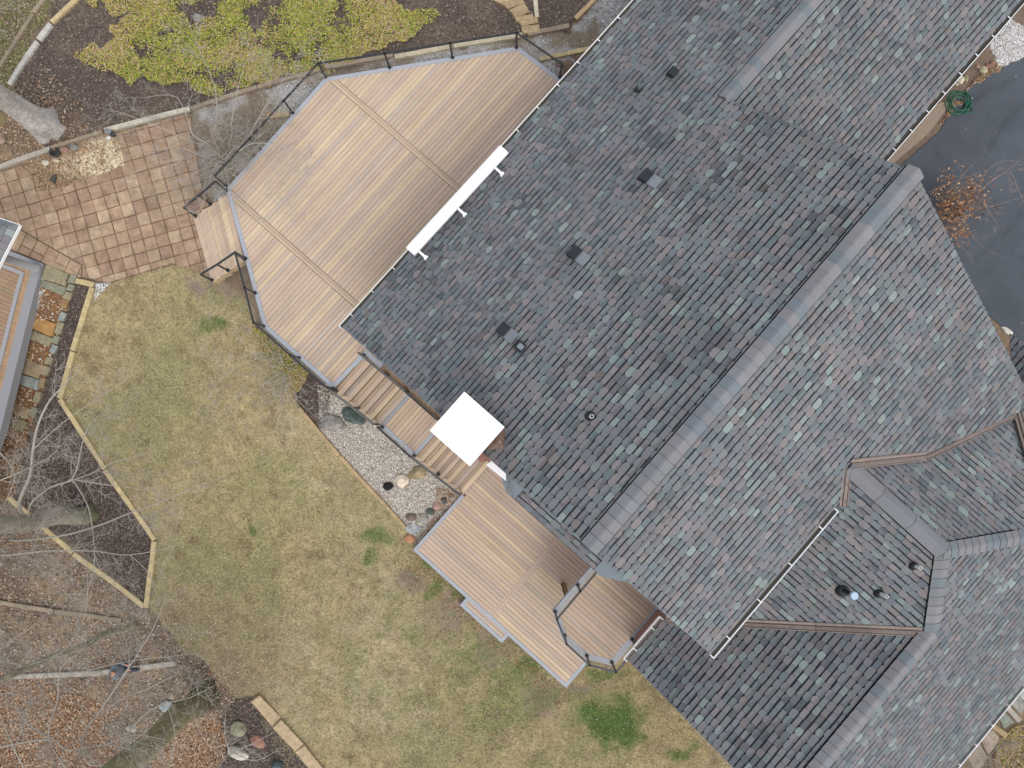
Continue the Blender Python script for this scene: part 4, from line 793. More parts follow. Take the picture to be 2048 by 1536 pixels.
def rock(px, py, rx, ry, col, label, rot=0, ht=None, grp=None, seed=None, flat=.55, cat='boulder', col2=None):
    c = G(px, py); s = 50.0; seed = seed or int(px*3+py); r = np.random.RandomState(seed); rot = math.radians(rot); a, b = rx/s, ry/s; h = (a+b)/2*flat if ht is None else ht
    import bmesh
    bm = bmesh.new(); bmesh.ops.create_icosphere(bm, subdivisions=3, radius=1); V = []
    pl = [r.normal(size=3) for _ in range(9)]; pl = [p/np.linalg.norm(p) for p in pl]
    for v in bm.verts:
        p = np.array(v.co[:]); p = p*(1+.16*r.uniform(-1, 1)*.15)
        for n_ in pl:
            t = p@n_
            if t > .74: p = p-n_*(t-.74)*.85
        k = 1+.10*(float(vn(p[0]*2+seed, p[1]*2+p[2]*1.7, .8, seed))-.5); p = p*k; x, y = p[0]*a, p[1]*b; v.co = (x*math.cos(rot)-y*math.sin(rot), x*math.sin(rot)+y*math.cos(rot), p[2]*h)
    me = bpy.data.meshes.new('boulder'); bm.to_mesh(me); bm.free(); at = me.color_attributes.new('col', 'FLOAT_COLOR', 'POINT')
    for i, v in enumerate(me.vertices):
        t = float(vn(v.co.x*8+seed, v.co.y*8+v.co.z*5, 1.0, 3)); cc = np.array(col)*(1-t*.0)*(.85+.3*t); 
        if col2: cc = cc*(1-max(0, t-.45)*1.6)+np.array(col2)*max(0, t-.45)*1.6
        at.data[i].color = (*cc, 1)
    me.polygons.foreach_set('use_smooth', [False]*len(me.polygons)); o = link('boulder', me, M_STONE); o.location = (c[0], c[1], c[2]+h*.35); return tag(o, label, cat, grp)
R1 = 'rocks in the gravel bed'; R2 = 'rocks in the dark bed at the bottom left'; R3 = 'rocks by the driveway'; R4 = 'rocks above the patio'; R5 = 'brown rocks under the deck corner'
rock(663, 845, 23, 17, (.22, .205, .19), 'big brown grey boulder by the tan timber, left of the dark green one', 5, grp=R1, col2=(.3, .28, .26)); rock(683, 852, 12, 9, (.2, .19, .18), 'low brown grey stone leaning on the big boulder', 0, grp=R1)
rock(708, 833, 27, 16, (.06, .085, .075), 'big dark green boulder touching the side stairs', -22, grp=R1, col2=(.16, .19, .17)); rock(776, 972, 12, 9, (.012, .013, .015), 'black glossy rock in the white gravel', 10, grp=R1, flat=.7)
rock(804, 961, 15, 14, (.62, .53, .42), 'round cream boulder in the white gravel', 0, grp=R1); rock(836, 946, 20, 13, (.27, .21, .12), 'tan brown boulder beside the cream one', 20, grp=R1, col2=(.4, .34, .22))
rock(828, 1056, 17, 11, (.28, .31, .32), 'smooth blue grey stone with a white streak at the bed corner', 15, grp=R1, col2=(.5, .5, .48)); rock(820, 1078, 12, 9, (.40, .20, .11), 'orange brown stone nearest the deck corner', -10, grp=R1); rock(823, 1034, 12, 8, (.16, .12, .10), 'dark brown stone behind the blue grey one', 0, grp=R1)
rock(848, 1036, 12, 11, (.29, .27, .24), 'grey beige stone near the lower deck border', 0, grp=R1); rock(838, 1046, 7, 5, (.45, .41, .33), 'small cream pebble between the corner stones', 0, grp=R1); rock(837, 1031, 5, 4, (.45, .36, .28), 'tiny pink pebble among the corner stones', 0, grp=R1); rock(827, 1041, 6, 5, (.42, .39, .34), 'tiny pale stone on top of the blue grey one', 0, grp=R1)
rock(861, 1023, 9, 8, (.09, .11, .10), 'dark green grey stone below the pink one', 0, grp=R1, flat=.8); rock(874, 1012, 9, 8, (.33, .22, .18), 'pink stone near the foot of the stairs', 0, grp=R1); rock(888, 1001, 6, 8, (.10, .09, .09), 'dark upright stone near the foot of the stairs', 0, grp=R1, flat=.9); rock(901, 991, 6, 5, (.13, .11, .09), 'small dark stone right under the stair end', 0, grp=R1)
rock(479, 1456, 20, 14, (.23, .225, .15), 'green grey boulder in the lower left dark bed', -15, grp=R2); rock(478, 1505, 22, 12, (.45, .43, .37), 'white speckled boulder in the lower left dark bed', -20, grp=R2); rock(515, 1483, 18, 11, (.27, .14, .10), 'flat red brown stone between bare twigs', -30, grp=R2, flat=.3); rock(555, 1530, 13, 12, (.07, .09, .10), 'dark slate rock at the bottom of the dark bed', 0, grp=R2, flat=.9)
rock(337, 1412, 17, 12, (.27, .31, .32), 'pale blue grey rock beside the mossy trunk', 0, grp=R2); rock(341, 1390, 9, 8, (.24, .2, .16), 'small brown stone above the pale blue grey rock', 0, grp=R2); rock(265, 1455, 12, 9, (.3, .28, .25), 'half hidden pale stone among leaves near the bottom', 0, grp=R2)
rock(1918, 160, 11, 9, (.50, .46, .36), 'cream boulder between gutter and driveway', -40, grp=R3); rock(1908, 163, 6, 7, (.2, .2, .19), 'dark small stone left of the cream boulder', 0, grp=R3); rock(1931, 157, 5, 8, (.22, .2, .12), 'olive stone right of the cream boulder', 0, grp=R3); rock(1966, 141, 9, 8, (.36, .33, .22), 'rounded tan stone at the driveway edge', 0, grp=R3); rock(1914, 168, 4, 3, (.45, .42, .36), 'tiny pale stone in front of the cream boulder', 0, grp=R3)
rock(1985, 127, 7, 5, (.26, .14, .10), 'reddish stone at the top of the driveway edge', 0, grp=R3); rock(1976, 132, 6, 5, (.24, .12, .09), 'dark red stone next to the reddish one', 0, grp=R3); rock(1955, 133, 5, 4, (.33, .22, .17), 'small pink stone at the driveway edge', 0, grp=R3); rock(2012, 662, 14, 5, (.6, .58, .52), 'long white stone at the lower driveway edge', -35, grp=R3)
rock(398, 37, 13, 8, (.2, .19, .18), 'grey rock in the green ground cover', 0, grp=R4); rock(130, 299, 10, 8, (.23, .14, .11), 'reddish rock beside the round black planter', 0, grp=R4); rock(148, 294, 10, 8, (.17, .16, .14), 'dark grey rock right of the reddish one', 0, grp=R4); rock(93, 325, 8, 6, (.42, .39, .31), 'cream stone left of the sand patch', 0, grp=R4); rock(113, 321, 8, 5, (.38, .33, .24), 'flat beige stone near the sand patch', 0, grp=R4); rock(167, 298, 9, 5, (.32, .2, .12), 'orange brown stone above the sand', 0, grp=R4); rock(4, 278, 10, 11, (.24, .17, .13), 'brown rock at the left edge of the photo', 0, grp=R4); rock(218, 275, 5, 4, (.5, .5, .48), 'small white stone below the path light', 0, grp=R4)
for px, py, a_, b_, t_ in ((1137, 133, 13, 12, 'largest brown rock under the upper right deck corner'), (1118, 128, 9, 7, 'brown rock left of the largest one near the deck corner'), (1158, 118, 9, 8, 'brown rock touching the gutter line near the deck corner'), (1146, 112, 6, 5, 'small brown rock under the fresh yellow timber'), (1124, 150, 9, 9, 'brown rock closest to the railing end post')): rock(px, py, a_, b_, (.17, .115, .085), t_, grp=R5)
# small things
e = empty('planter_ring', G(113, 306), 'round black planter ring between the timber and the patio', 'planter'); c = Vector(G(113, 306)); mb = MB()
pts = [c+Vector((.17*math.cos(t*.3142*1), .16*math.sin(t*.3142), .12)) for t in range(21)]; mb.tube(pts, .035, 8, cap=False); mb.build('rim', M_BLACK, e)
mb = MB(); mb.prism([c+Vector((.16*math.cos(t*.3142), .15*math.sin(t*.3142), 0)) for t in range(20)], c.z-.05, c.z+.06); mb.build('soil', M_UNDER, e)
c = Vector(G(224, 268)); e = empty('path_light', c, 'small grey garden spotlight beside the pale timber', 'garden light'); mb = MB(); mb.tube([c, c+Vector((0, 0, .2))], .02, 8); mb.build('stake', M_GREYM, e)
mb = MB(); mb.tube([c+Vector((-.12, .05, .24)), c+Vector((-.02, .01, .22)), c+Vector((.10, -.05, .2))], [.05, .07, .085], 12); mb.build('lamp_head', M_GREYL, e); mb = MB(); mb.tube([c+Vector((.1, -.05, .2)), c+Vector((.14, -.09, .18)), c+Vector((.2, -.14, .17))], [.08, .085, .06], 12); mb.build('lamp_lens', M_GREYM, e)
mb = MB(); P_ = [G(*q) for q in ((107, 350), (115, 348), (112, 370), (102, 362))]; mb.prism(P_, P_[0][2]-.02, P_[0][2]+.05, (.07, .065, .05)); tag(mb.build('edging_block', M_STONE), 'small dark block lying among the leaves beside the patio', 'block')
mb = MB(); q = [W(1244, 10, 2.9), W(1262, -16, 2.9), W(1290, -8, 2.9), W(1258, 26, 2.9)]; mb2 = empty('wooden_box_step', q[0], 'brown wooden box step tucked against the roof edge at the top', 'step'); Q = ccw([(p[0], p[1]) for p in q])
mb.prism(Q, 2.5, 2.9, (.25, .15, .09)); mb.build('step_body', M_TIMB, mb2); mb = MB(); mb.prism(inset(Q, .12), 2.9, 2.925, (.3, .19, .12)); mb.build('step_top', M_TIMB, mb2)
# green garden hose coiled on the driveway
hc = Vector(G(1914, 208)); mb = MB(); pts = []
for i in range(260):
    t = i/260*6.2*2*math.pi; lay = t/(2*math.pi); rr = .33+.10*math.sin(lay*2.1+.5)+.03*math.sin(t*1.7); ox = .05*math.sin(lay*1.3); oy = .04*math.cos(lay*1.9)
    pts.append(hc+Vector((ox+rr*math.cos(t), oy+rr*1.02*math.sin(t), .05+.013*lay+.01*math.sin(t*3))))
pts += [hc+Vector((.45, .02, .06)), hc+Vector((.5, -.2, .05)), hc+Vector((.52, -.34, .05)), hc+Vector((.2, -.36, .06))]
he = empty('garden_hose', hc, 'dark green garden hose coiled on the asphalt', 'hose'); mb.tube(pts, .017, 7); mb.build('coil', M_HOSE, he); mb = MB(); mb.tube([hc+Vector((.49, .22, .06)), hc+Vector((.53, .16, .06))], .02, 8); mb.build('nozzle', M_PIPE, he)
mb = MB(); mb.tube([hc+Vector((.0, .42, .05)), hc+Vector((.2, .44, .05)), hc+Vector((.38, .36, .05)), hc+Vector((.49, .22, .06))], .017, 7); mb.build('loose_end', M_HOSE, he)
# ------------------------------------------------------------------ things nobody could count: turf, leaves, bark, gravel, ground cover
def inside_pts(P, n, r=rng, warp=.25):
    P = np.array([p[:2] for p in P]); lo, hi = P.min(0), P.max(0); out = []; A_ = abs(area([tuple(p) for p in P])); k = int(n*(hi[0]-lo[0])*(hi[1]-lo[1])/A_*1.05)+10
    x = r.uniform(lo[0], hi[0], k); y = r.uniform(lo[1], hi[1], k); wx = x+(fbm(x, y, .5, 21, 3)-.5)*2*warp; wy = y+(fbm(x, y, .5, 22, 3)-.5)*2*warp
    m = inpoly(wx, wy, [tuple(p) for p in P]); return x[m], y[m]
FOOT = [[UV(u, v, 0) for u, v in q] for q in ([(-.6, -5.4), (22, -5.4), (22, 2.5), (10.2, 2.5), (10.2, 9), (-.6, 9)], [(-6, .3), (-.5, .3), (-.5, 7.8), (-6, 7.8)], [(-2.6, 8), (12, 8), (12, 16.5), (-2.6, 16.5)])]
def keep(x, y, *polys):
    m = np.ones(x.shape, bool)
    for P in list(polys)+FOOT: m &= ~inpoly(x, y, P)
    return x[m], y[m]
LEAF_T = ([(-.5, 0, 0), (-.15, -.32, .06), (.5, 0, .02), (-.15, .32, .06)], [(0, 1, 2), (0, 2, 3)])
BLADE = ([(-.5, -.09, 0), (-.5, .09, 0), (.5, 0, .12)], [(0, 1, 2)])
# turf blades
x, y = inside_pts(LAWN, 150000, warp=.12); x, y = keep(x, y, UP[:6]+[UP[-1]] if False else [UV(-20, -50, 0)]*3, BEDL)
d_ = fbm(x, y, .35, 88, 3); k = rng.uniform(0, 1, len(x)) < .35+.9*d_; x, y = x[k], y[k]
e_ = emask(x, y, BARES); k = rng.uniform(0, 1, len(x)) > e_*.85; x, y = x[k], y[k]
c = lawncol(x, y); gm = emask(x, y, GREENS)[:, None]; n = len(x); t = rng.uniform(0, 1, (n, 1)); strv = np.array([[.70, .60, .40]]); grn = np.array([[.10, .14, .04]]); brn = np.array([[.07, .05, .028]])
sel = rng.uniform(0, 1, (n, 1)); c = np.where(sel < .40*(1-gm*.7), c*.6+strv*.4, np.where(sel < .60, c*.5+grn*.5, np.where(sel < .74, c*.5+brn*.5, c*1.05)))*rng.uniform(.72, 1.25, (n, 1))
tag(scatter('grass', BLADE[0], BLADE[1], np.stack([x, y, terr(x, y)+.018], 1), rots(n, .28), rng.uniform(.05, .125, n), c, M_SCAT), 'thin dormant straw and green turf', 'grass', kind='stuff')
LC = [(.30, .20, .12), (.22, .14, .085), (.36, .27, .18), (.38, .23, .12), (.46, .37, .28), (.15, .10, .07), (.32, .23, .17), (.24, .18, .13)]
def leaves(name, P, n, label, pal=LC, s=(.05, .11), dens=None, z=.02, tilt=.45, warp=.2, excl=()):
    x, y = inside_pts(P, n, warp=warp); x, y = keep(x, y, *excl)
    if dens is not None: f = fbm(x, y, dens[0], 12, 3); k = rng.uniform(0, 1, len(x)) < np.clip((f-dens[1])*dens[2], .02, 1); x, y = x[k], y[k]
    n = len(x); return tag(scatter(name, LEAF_T[0], LEAF_T[1], np.stack([x, y, terr(x, y)+z+rng.uniform(0, .03, n)], 1), rots(n, tilt), rng.uniform(*s, n), pickc(pal, n), M_SCAT), label, name.replace('_', ' '), kind='stuff')
LL = [(-28, 16)]
WOOD = GP([(-80, 990), (20, 1010), (290, 1220), (365, 1300), (430, 1340), (470, 1400), (440, 1600), (-80, 1600)])
leaves('leaf_litter', WOOD, 20000, 'brown leaf litter under the bare trees', dens=(1.1, .30, 2.4), excl=[BEDL])
for P_ in LITTER: leaves('leaf_litter', P_, 7500, 'dense orange brown leaves at the bottom left', pal=[(.34, .19, .10), (.27, .15, .085), (.44, .30, .19), (.20, .11, .065), (.38, .24, .15), (.5, .40, .3)], z=.03)
leaves('leaf_litter', STEPB, 2600, 'rusty leaves between the flagstone steps', pal=[(.36, .19, .07), (.3, .14, .05), (.5, .38, .25), (.25, .12, .05), (.55, .5, .42)], z=.03, warp=.02)
leaves('leaf_litter', GP([(-60, 210), (30, 170), (100, 140), (200, 260), (200, 300), (230, 330), (150, 370), (80, 380), (60, 330), (-60, 350)]), 3800, 'brown leaves around the big grey trunk', dens=(.9, .3, 3))
leaves('leaf_litter', LAWN, 5500, 'single brown leaves scattered over the lawn', pal=[(.40, .27, .18), (.46, .36, .26), (.33, .19, .11), (.55, .48, .38), (.2, .12, .07)], s=(.035, .075), excl=[BEDL], dens=(1.6, .3, 2))
leaves('leaf_litter', [UV(-6.9, .1, 0), UV(-6.1, .1, 0), UV(-6.1, 8.1, 0), UV(-7.0, 8.4, 0)], 1000, 'brown leaves blown against the lower deck', pal=[(.36, .2, .1), (.45, .3, .2), (.25, .13, .07)], s=(.04, .08))
leaves('leaf_litter', GP([(870, 975), (925, 985), (900, 1030), (850, 1085), (830, 1095), (870, 1030)]), 500, 'brown leaves at the stair foot', pal=[(.36, .2, .1), (.45, .3, .2), (.25, .13, .07)], s=(.04, .08), z=.06)
leaves('leaf_litter', DR, 60, 'few stray leaves on the asphalt', s=(.04, .08), z=.05)
leaves('leaf_litter', GP([(1880, 250), (1990, 120), (2000, 140), (1900, 210)]), 380, 'dry leaves along the driveway edge')
mx = [(.12, .095, .08), (.17, .13, .105), (.075, .058, .05), (.26, .21, .17), (.10, .08, .07)]
for P_, n_, t_ in ((SLOPE, 26000, 'dark bark mulch on the upper slope'), (BEDL, 12000, 'dark bark mulch in the long bed'), (MBOT, 4500, 'dark bark mulch in the bottom bed'), (MBED, 3500, 'dark bark mulch beside the upper deck')):
    leaves('bark_mulch', P_, n_, t_, pal=mx, s=(.03, .09), tilt=.3, warp=.08)
leaves('twig_litter', WOOD, 7000, 'grey twigs and bark bits under the bare trees', pal=[(.32, .29, .25), (.22, .19, .16), (.4, .36, .3), (.12, .09, .07)], s=(.03, .13))
leaves('twig_litter', GP([(-60, -40), (140, -40), (60, 90), (30, 200), (-60, 240)]), 5000, 'patchy grass and leaves in the upper left corner', pal=[(.2, .2, .07), (.3, .25, .14), (.35, .28, .2), (.13, .15, .05)], s=(.04, .1))
PEB = ([(1, 0, 0), (0, 1, 0), (-1, 0, 0), (0, -1, 0), (.1, .1, .7), (0, 0, -.5)], [(0, 1, 4), (1, 2, 4), (2, 3, 4), (3, 0, 4), (1, 0, 5), (2, 1, 5), (3, 2, 5), (0, 3, 5)])
def pebbles(P, n, label, pal, s=(.012, .028), dens=None, z=.01, excl=(), warp=.03):
    x, y = inside_pts(P, n, warp=warp); x, y = keep(x, y, *excl)
    if dens is not None: f = fbm(x, y, dens[0], 40, 4); k = rng.uniform(0, 1, len(x)) < np.clip((f-dens[1])*dens[2], .04, 1); x, y = x[k], y[k]
    n = len(x); S = rng.uniform(*s, n)[:, None]*rng.uniform(.7, 1.35, (n, 3)); tag(scatter('gravel', PEB[0], PEB[1], np.stack([x, y, terr(x, y)+z], 1), rots(n, .2), S, pickc(pal, n, .14), M_SCAT), label, 'gravel', kind='stuff')
PG = [(.68, .64, .58), (.50, .45, .38), (.78, .76, .72), (.36, .31, .25), (.60, .53, .42), (.25, .22, .2), (.52, .5, .48), (.83, .81, .77), (.44, .36, .26)]
pebbles(GBED, 21000, 'pale river gravel beside the side stairs', PG, (.014, .030), z=.012)
pebbles(PATHG, 30000, 'grey crushed stone on the path behind the deck', [(.5, .5, .5), (.38, .37, .35), (.72, .73, .75), (.26, .22, .18), (.3, .26, .2)], (.012, .03), dens=(1.2, .40, 3.2))
pebbles(GP([(1990, 50), (2010, 30), (2060, 60), (2060, 120), (1990, 130)]), 3500, 'white stone chips by the driveway', [(.8, .8, .8), (.6, .6, .6), (.4, .38, .35)], (.014, .035), warp=.12)
for P_ in ([(184, 566), (222, 566), (190, 600)], [(80, 555), (92, 560), (80, 620), (68, 612)]): pebbles(GP(P_), 520, 'white stone chips at the patio corner', [(.75, .76, .78), (.55, .55, .55), (.4, .38, .34)], (.012, .028))
pebbles(GP([(60, 310), (240, 280), (245, 335), (130, 375), (75, 385)]), 1500, 'small stones and leaf bits around the sand', [(.45, .28, .14), (.3, .17, .09), (.5, .42, .3), (.2, .15, .1)], (.012, .03), warp=.1)
COVER = GP([(175, 0), (300, -15), (420, 5), (530, 0), (700, -20), (760, 0), (905, 30), (850, 50), (830, 75), (640, 142), (600, 155), (520, 175), (440, 195), (400, 190), (330, 165), (250, 160), (150, 115), (150, 95), (230, 85), (215, 50), (260, 30), (200, 20)])
def cover(P, n, label, warp, thr, sc):
    x, y = inside_pts(P, n, warp=warp); f = fbm(x, y, sc, 12, 4); k = rng.uniform(0, 1, len(x)) < np.clip((f-thr)*3.2, 0, 1); x, y = x[k], y[k]; n = len(x)
    g = np.clip((fbm(x, y, 2.4, 63, 3)-.36)*3.4, 0, 1); r_ = rng.uniform(0, 1, n); A_ = pickc([(.34, .35, .05), (.26, .32, .05), (.17, .23, .04), (.43, .41, .08), (.10, .14, .035)], n); B_ = pickc([(.40, .34, .08), (.44, .27, .17), (.36, .21, .14), (.48, .38, .27), (.30, .29, .08), (.42, .33, .2)], n)
    c = np.where((r_ < .16+.5*g)[:, None], A_, B_); hz = .03+.10*vn(x, y, .22, 6)
    tag(scatter('ground_cover', LEAF_T[0], LEAF_T[1], np.stack([x, y, terr(x, y)+hz+rng.uniform(0, .03, n)], 1), rots(n, .45), rng.uniform(.045, .085, n), c, M_SCAT), label, 'ground cover', kind='stuff')
cover(COVER, 82000, 'yellow green leafy ground cover on the upper slope', .45, .30, .8)
cover(GP([(505, 655), (530, 660), (620, 745), (590, 790), (560, 735), (520, 700)]), 3600, 'yellow green ground cover hugging the upper deck', .08, .2, .6)
cover(GP([(2000, 1480), (2060, 1430), (2060, 1560), (1960, 1560)]), 2200, 'green weeds below the lower right gutter', .15, .3, .8)
# ------------------------------------------------------------------ bare trees and shrubs
def smooth(pts, k=4):
    P = [Vector(p) for p in pts]; out = []
    for i in range(len(P)-1):
        a, b, c, d = P[max(i-1, 0)], P[i], P[i+1], P[min(i+2, len(P)-1)]
        for j in range(k):
            t = j/k; out.append(.5*((2*b)+(c-a)*t+(2*a-5*b+4*c-d)*t*t+(3*b-a-3*c+d)*t**3))
    return out+[P[-1]]
def twig(mb, p, d, L, r, depth, col, droop=0.0, side=4):
    n = max(3, int(L/.22)) if depth else 3; pts = [p]; q = Vector(p); dd = Vector(d).normalized()
    for i in range(n):
        dd = (dd+Vector((random.gauss(0, .14), random.gauss(0, .14), random.gauss(0, .10)-droop))).normalized(); q = q+dd*(L/n); pts.append(q.copy())
    k = random.uniform(.85, 1.15); c = tuple(v*k for v in col)
    mb.tube(pts, [max(.0036, r*(1-.75*i/n)) for i in range(n+1)], side if r > .012 else 3, c, cap=False)
    if depth <= 0: return
    m = max(2, int(L/(.26 if depth > 1 else .2)))
    for i in range(m):
        t = random.uniform(.15, 1); j = min(n-1, int(t*n)); b = pts[j]; e = (pts[j+1]-pts[j]).normalized(); s = e.cross(Vector((random.gauss(0, .45), random.gauss(0, .45), 1))).normalized()*random.choice((-1, 1))
        nd = (e*random.uniform(.5, .9)+s*random.uniform(.5, .9)+Vector((0, 0, random.uniform(-.15, .25)))).normalized(); twig(mb, b, nd, L*random.uniform(.35, .6), r*.6, depth-1, c, droop, 3)
def limb(mb, pts, r0, r1, col, depth=2, dens=2.2, tl=(.7, 1.5), cols=None):
    P = smooth(pts); n = len(P); R = [r0+(r1-r0)*i/(n-1) for i in range(n)]
    mb.tube(P, R, 8 if r0 > .05 else 6, col, cols=cols, cap=False, rough=.06); L = sum((P[i+1]-P[i]).length for i in range(n-1))
    for k in range(int(L*dens)):
        t = random.uniform(.12, 1); j = min(n-2, int(t*(n-1))); e = (P[j+1]-P[j]).normalized(); s = e.cross(Vector((random.gauss(0, .3), random.gauss(0, .3), 1))).normalized()*random.choice((-1, 1))
        nd = (e*random.uniform(.45, .95)+s*random.uniform(.5, .9)+Vector((0, 0, random.uniform(-.1, .2)))).normalized(); twig(mb, P[j], nd, random.uniform(*tl)*(1-.35*t), min(.012, R[j]*.5), depth, col)
    twig(mb, P[-1], (P[-1]-P[-2]), tl[0], r1, depth-1, col)
def WL(pts): return [W(a, b, z) for a, b, z in pts]
GRT = (.33, .305, .265); MOS = (.20, .22, .12)
def trunk(mb, base, ht, r0, r1, col, lean=(0, 0), flare=1.6, cols=None):
    b = Vector(base); n = 16; P = []; R = []; C = []
    for i in range(n+1):
        t = (i/n)**1.4; P.append(b+Vector((lean[0]*t+.06*math.sin(i*.9), lean[1]*t+.05*math.cos(i*1.3), -.3+(ht+.3)*t))); R.append((r0+(r1-r0)*t)*(1+(flare-1)*math.exp(-(ht*t)/(.45 if r0 < .35 else .8))))
        C.append(cols(t) if cols else col)
    k0 = len(mb.v); mb.tube(P, R, 22, col, cols=C, cap=False)
    for i in range(k0, len(mb.v)):                          # fluted bark and root flare
        v = Vector(mb.v[i]); j = (i-k0)//22; a = ((i-k0) % 22)/22*2*math.pi; f = 1+.05*math.sin(5*a+1)+.05*math.sin(9*a+j*.4)+(.16*math.sin(4*a+.6)+.08*math.sin(7*a))*math.exp(-max(0, v.z-b.z)/.4); c = P[j]; mb.v[i] = tuple(c+(v-c)*f)
    return P
def tree(name, label, base, ht, r0, r1, lean, limbs, tcol, lcol=GRT, flare=1.5, cols=None, grp='bare trees on the left', depth=3, dens=2.2, tl=(.9, 1.9)):
    e = empty(name, base, label, 'tree', grp); mb = MB(); P = trunk(mb, base, ht, r0, r1, tcol, lean, flare, cols); 
    if False and r0 > .3:                                             # surface roots
        for i in range(9):
            a = i*.7+random.uniform(-.2, .2); L_ = random.uniform(.9, 1.6)*r0/.4; b = Vector(base); q = []
            for t in (0, .25, .5, .75, 1): x_, y_ = b.x+math.cos(a+.25*t)*(r0*.9+L_*t), b.y+math.sin(a+.25*t)*(r0*.9+L_*t); q.append((x_, y_, float(terr(x_, y_))+.16*(1-t)**1.5-.03))
            mb.tube(q, [.20*r0/.4, .15*r0/.4, .1*r0/.4, .06, .02], 8, cols=[tuple(np.array(cols(0) if cols else tcol)*.9)]*5, cap=False)
    mb.build('trunk', M_BARK, e); mb = MB()
    for l in limbs:
        pts = WL(l[0]); near = min(P, key=lambda p: (p-Vector((p.x, p.y, min(pts[0][2]-.5, base[2]+ht)))).length+abs(p.z-(pts[0][2]-.8))*2)
        if l[3]: pts = [tuple(near)]+pts
        limb(mb, pts, l[1]*.8, l[2]*.8, lcol, depth, dens, tl)
    for i in range(7):                                      # upper crown, mostly beyond the frame
        a = random.uniform(2.2, 4.4); q = P[random.randint(11, len(P)-1)]; limb(mb, [q, q+Vector((math.cos(a)*1.2, math.sin(a)*1.2, 1.0)), q+Vector((math.cos(a)*2.6, math.sin(a)*2.6, 2.4))], r1*.3, .02, lcol, 1, 1.0, (.7, 1.4))
    mb.build('crown', M_TWIG, e); return e
def moss(t): return tuple(np.array((.115, .125, .05))*(1-min(1, t*6))+np.array((.30, .28, .235))*min(1, t*6))
tree('bare_tree', 'bare tree with a thick leaning grey green trunk rising from the dark mulch bed', G(176, 1027), 11, .31, .27, (-.3, .4), [
    ([(38, 1010, 4.6), (60, 950, 5.6), (66, 900, 6.4), (76, 850, 7), (100, 800, 7.5), (130, 770, 7.9)], .085, .02, 1), ([(60, 1010, 4.6), (100, 975, 5.2), (146, 955, 5.8), (165, 885, 6.6), (178, 850, 7)], .05, .012, 1),
    ([(100, 975, 5.2), (180, 948, 5.6), (225, 925, 6), (300, 905, 6.4)], .03, .008, 0), ([(145, 958, 5.8), (200, 968, 6), (260, 975, 6.2), (335, 985, 6.5)], .028, .008, 0), ([(145, 958, 5.8), (175, 1010, 6.2), (185, 1060, 6.4), (190, 1110, 6.6)], .026, .01, 0),
    ([(20, 1080, 4.4), (120, 1072, 5.2), (200, 1050, 5.6), (255, 1028, 6), (330, 1000, 6.6), (410, 965, 7)], .05, .01, 1), ([(-10, 1108, 5), (90, 1102, 5.5), (185, 1102, 6), (260, 1110, 6.3), (350, 1092, 6.8)], .04, .01, 1),
    ([(0, 905, 6), (30, 950, 5.6), (10, 1005, 5.2)], .03, .015, 0), ([(66, 900, 6.4), (120, 850, 7), (190, 800, 7.6), (265, 752, 8)], .025, .006, 0), ([(190, 1110, 6.6), (185, 1150, 6.8), (170, 1200, 7), (150, 1260, 7.2)], .02, .006, 0),
    ([(-10, 965, 5.6), (60, 935, 6), (110, 905, 6.4), (120, 870, 6.8)], .03, .008, 0), ([(260, 1110, 6.3), (300, 1150, 6.6), (320, 1210, 7), (330, 1260, 7.2)], .015, .005, 0)], (.23, .21, .16), cols=moss, dens=2.5)
tree('bare_tree', 'big grey furrowed tree trunk with flared roots at the left edge', G(92, 252), 13, .36, .30, (-.3, .15), [([(-60, 60, 9), (0, 20, 9.6)], .06, .02, 1)], (.37, .345, .32), flare=2.0)
tree('bare_tree', 'slim tree with a smooth leaning trunk among leaves left of the person', G(268, 1249), 10, .125, .085, (-.2, .5), [
    ([(150, 1290, 4.5), (200, 1240, 5), (260, 1215, 5.5), (330, 1200, 6)], .02, .006, 1), ([(60, 1330, 6), (130, 1300, 6.5), (170, 1230, 7), (175, 1160, 7.6)], .02, .006, 1), ([(0, 1300, 6.5), (70, 1250, 7), (120, 1195, 7.4)], .02, .006, 1),
    ([(-20, 1390, 6), (80, 1370, 6.2), (180, 1340, 6.6), (260, 1322, 7), (330, 1314, 7.2), (385, 1308, 7.4)], .022, .006, 1)], (.30, .28, .2), flare=1.1, dens=2.2)
def moss2(t): return tuple(np.array((.075, .065, .04))*(1-min(1, t*3.5))+np.array((.23, .215, .13))*min(1, t*3.5))
tree('bare_tree', 'large dark trunk covered in green moss leaning out at the bottom left', G(412, 1390), 12, .42, .36, (0, 0), [
    ([(245, 1490, 5), (300, 1420, 5.6), (380, 1395, 6), (430, 1370, 6.4)], .035, .008, 1), ([(180, 1530, 5.5), (170, 1460, 6), (240, 1400, 6.4), (290, 1380, 6.8), (350, 1350, 7)], .035, .008, 1),
    ([(150, 1560, 6), (98, 1478, 6.4), (115, 1400, 6.8), (120, 1340, 7.2), (155, 1308, 7.6)], .035, .01, 0), ([(-20, 1498, 6), (98, 1478, 6.4), (135, 1500, 6.4), (210, 1490, 6.6), (260, 1500, 7)], .035, .01, 0),
    ([(180, 1450, 6), (235, 1370, 6.6), (280, 1300, 7), (305, 1260, 7.4), (330, 1200, 7.8)], .03, .007, 0), ([(60, 1560, 6), (20, 1480, 6.4), (-10, 1400, 6.8)], .03, .01, 0), ([(330, 1540, 5), (350, 1470, 5.6), (330, 1400, 6)], .02, .007, 1), ([(98, 1478, 6.4), (40, 1430, 6.8), (20, 1370, 7)], .02, .007, 0), ([(210, 1490, 6.6), (270, 1470, 7), (330, 1480, 7.3)], .02, .006, 0)], (.16, .15, .09), cols=moss2, flare=1.5, dens=2.6)
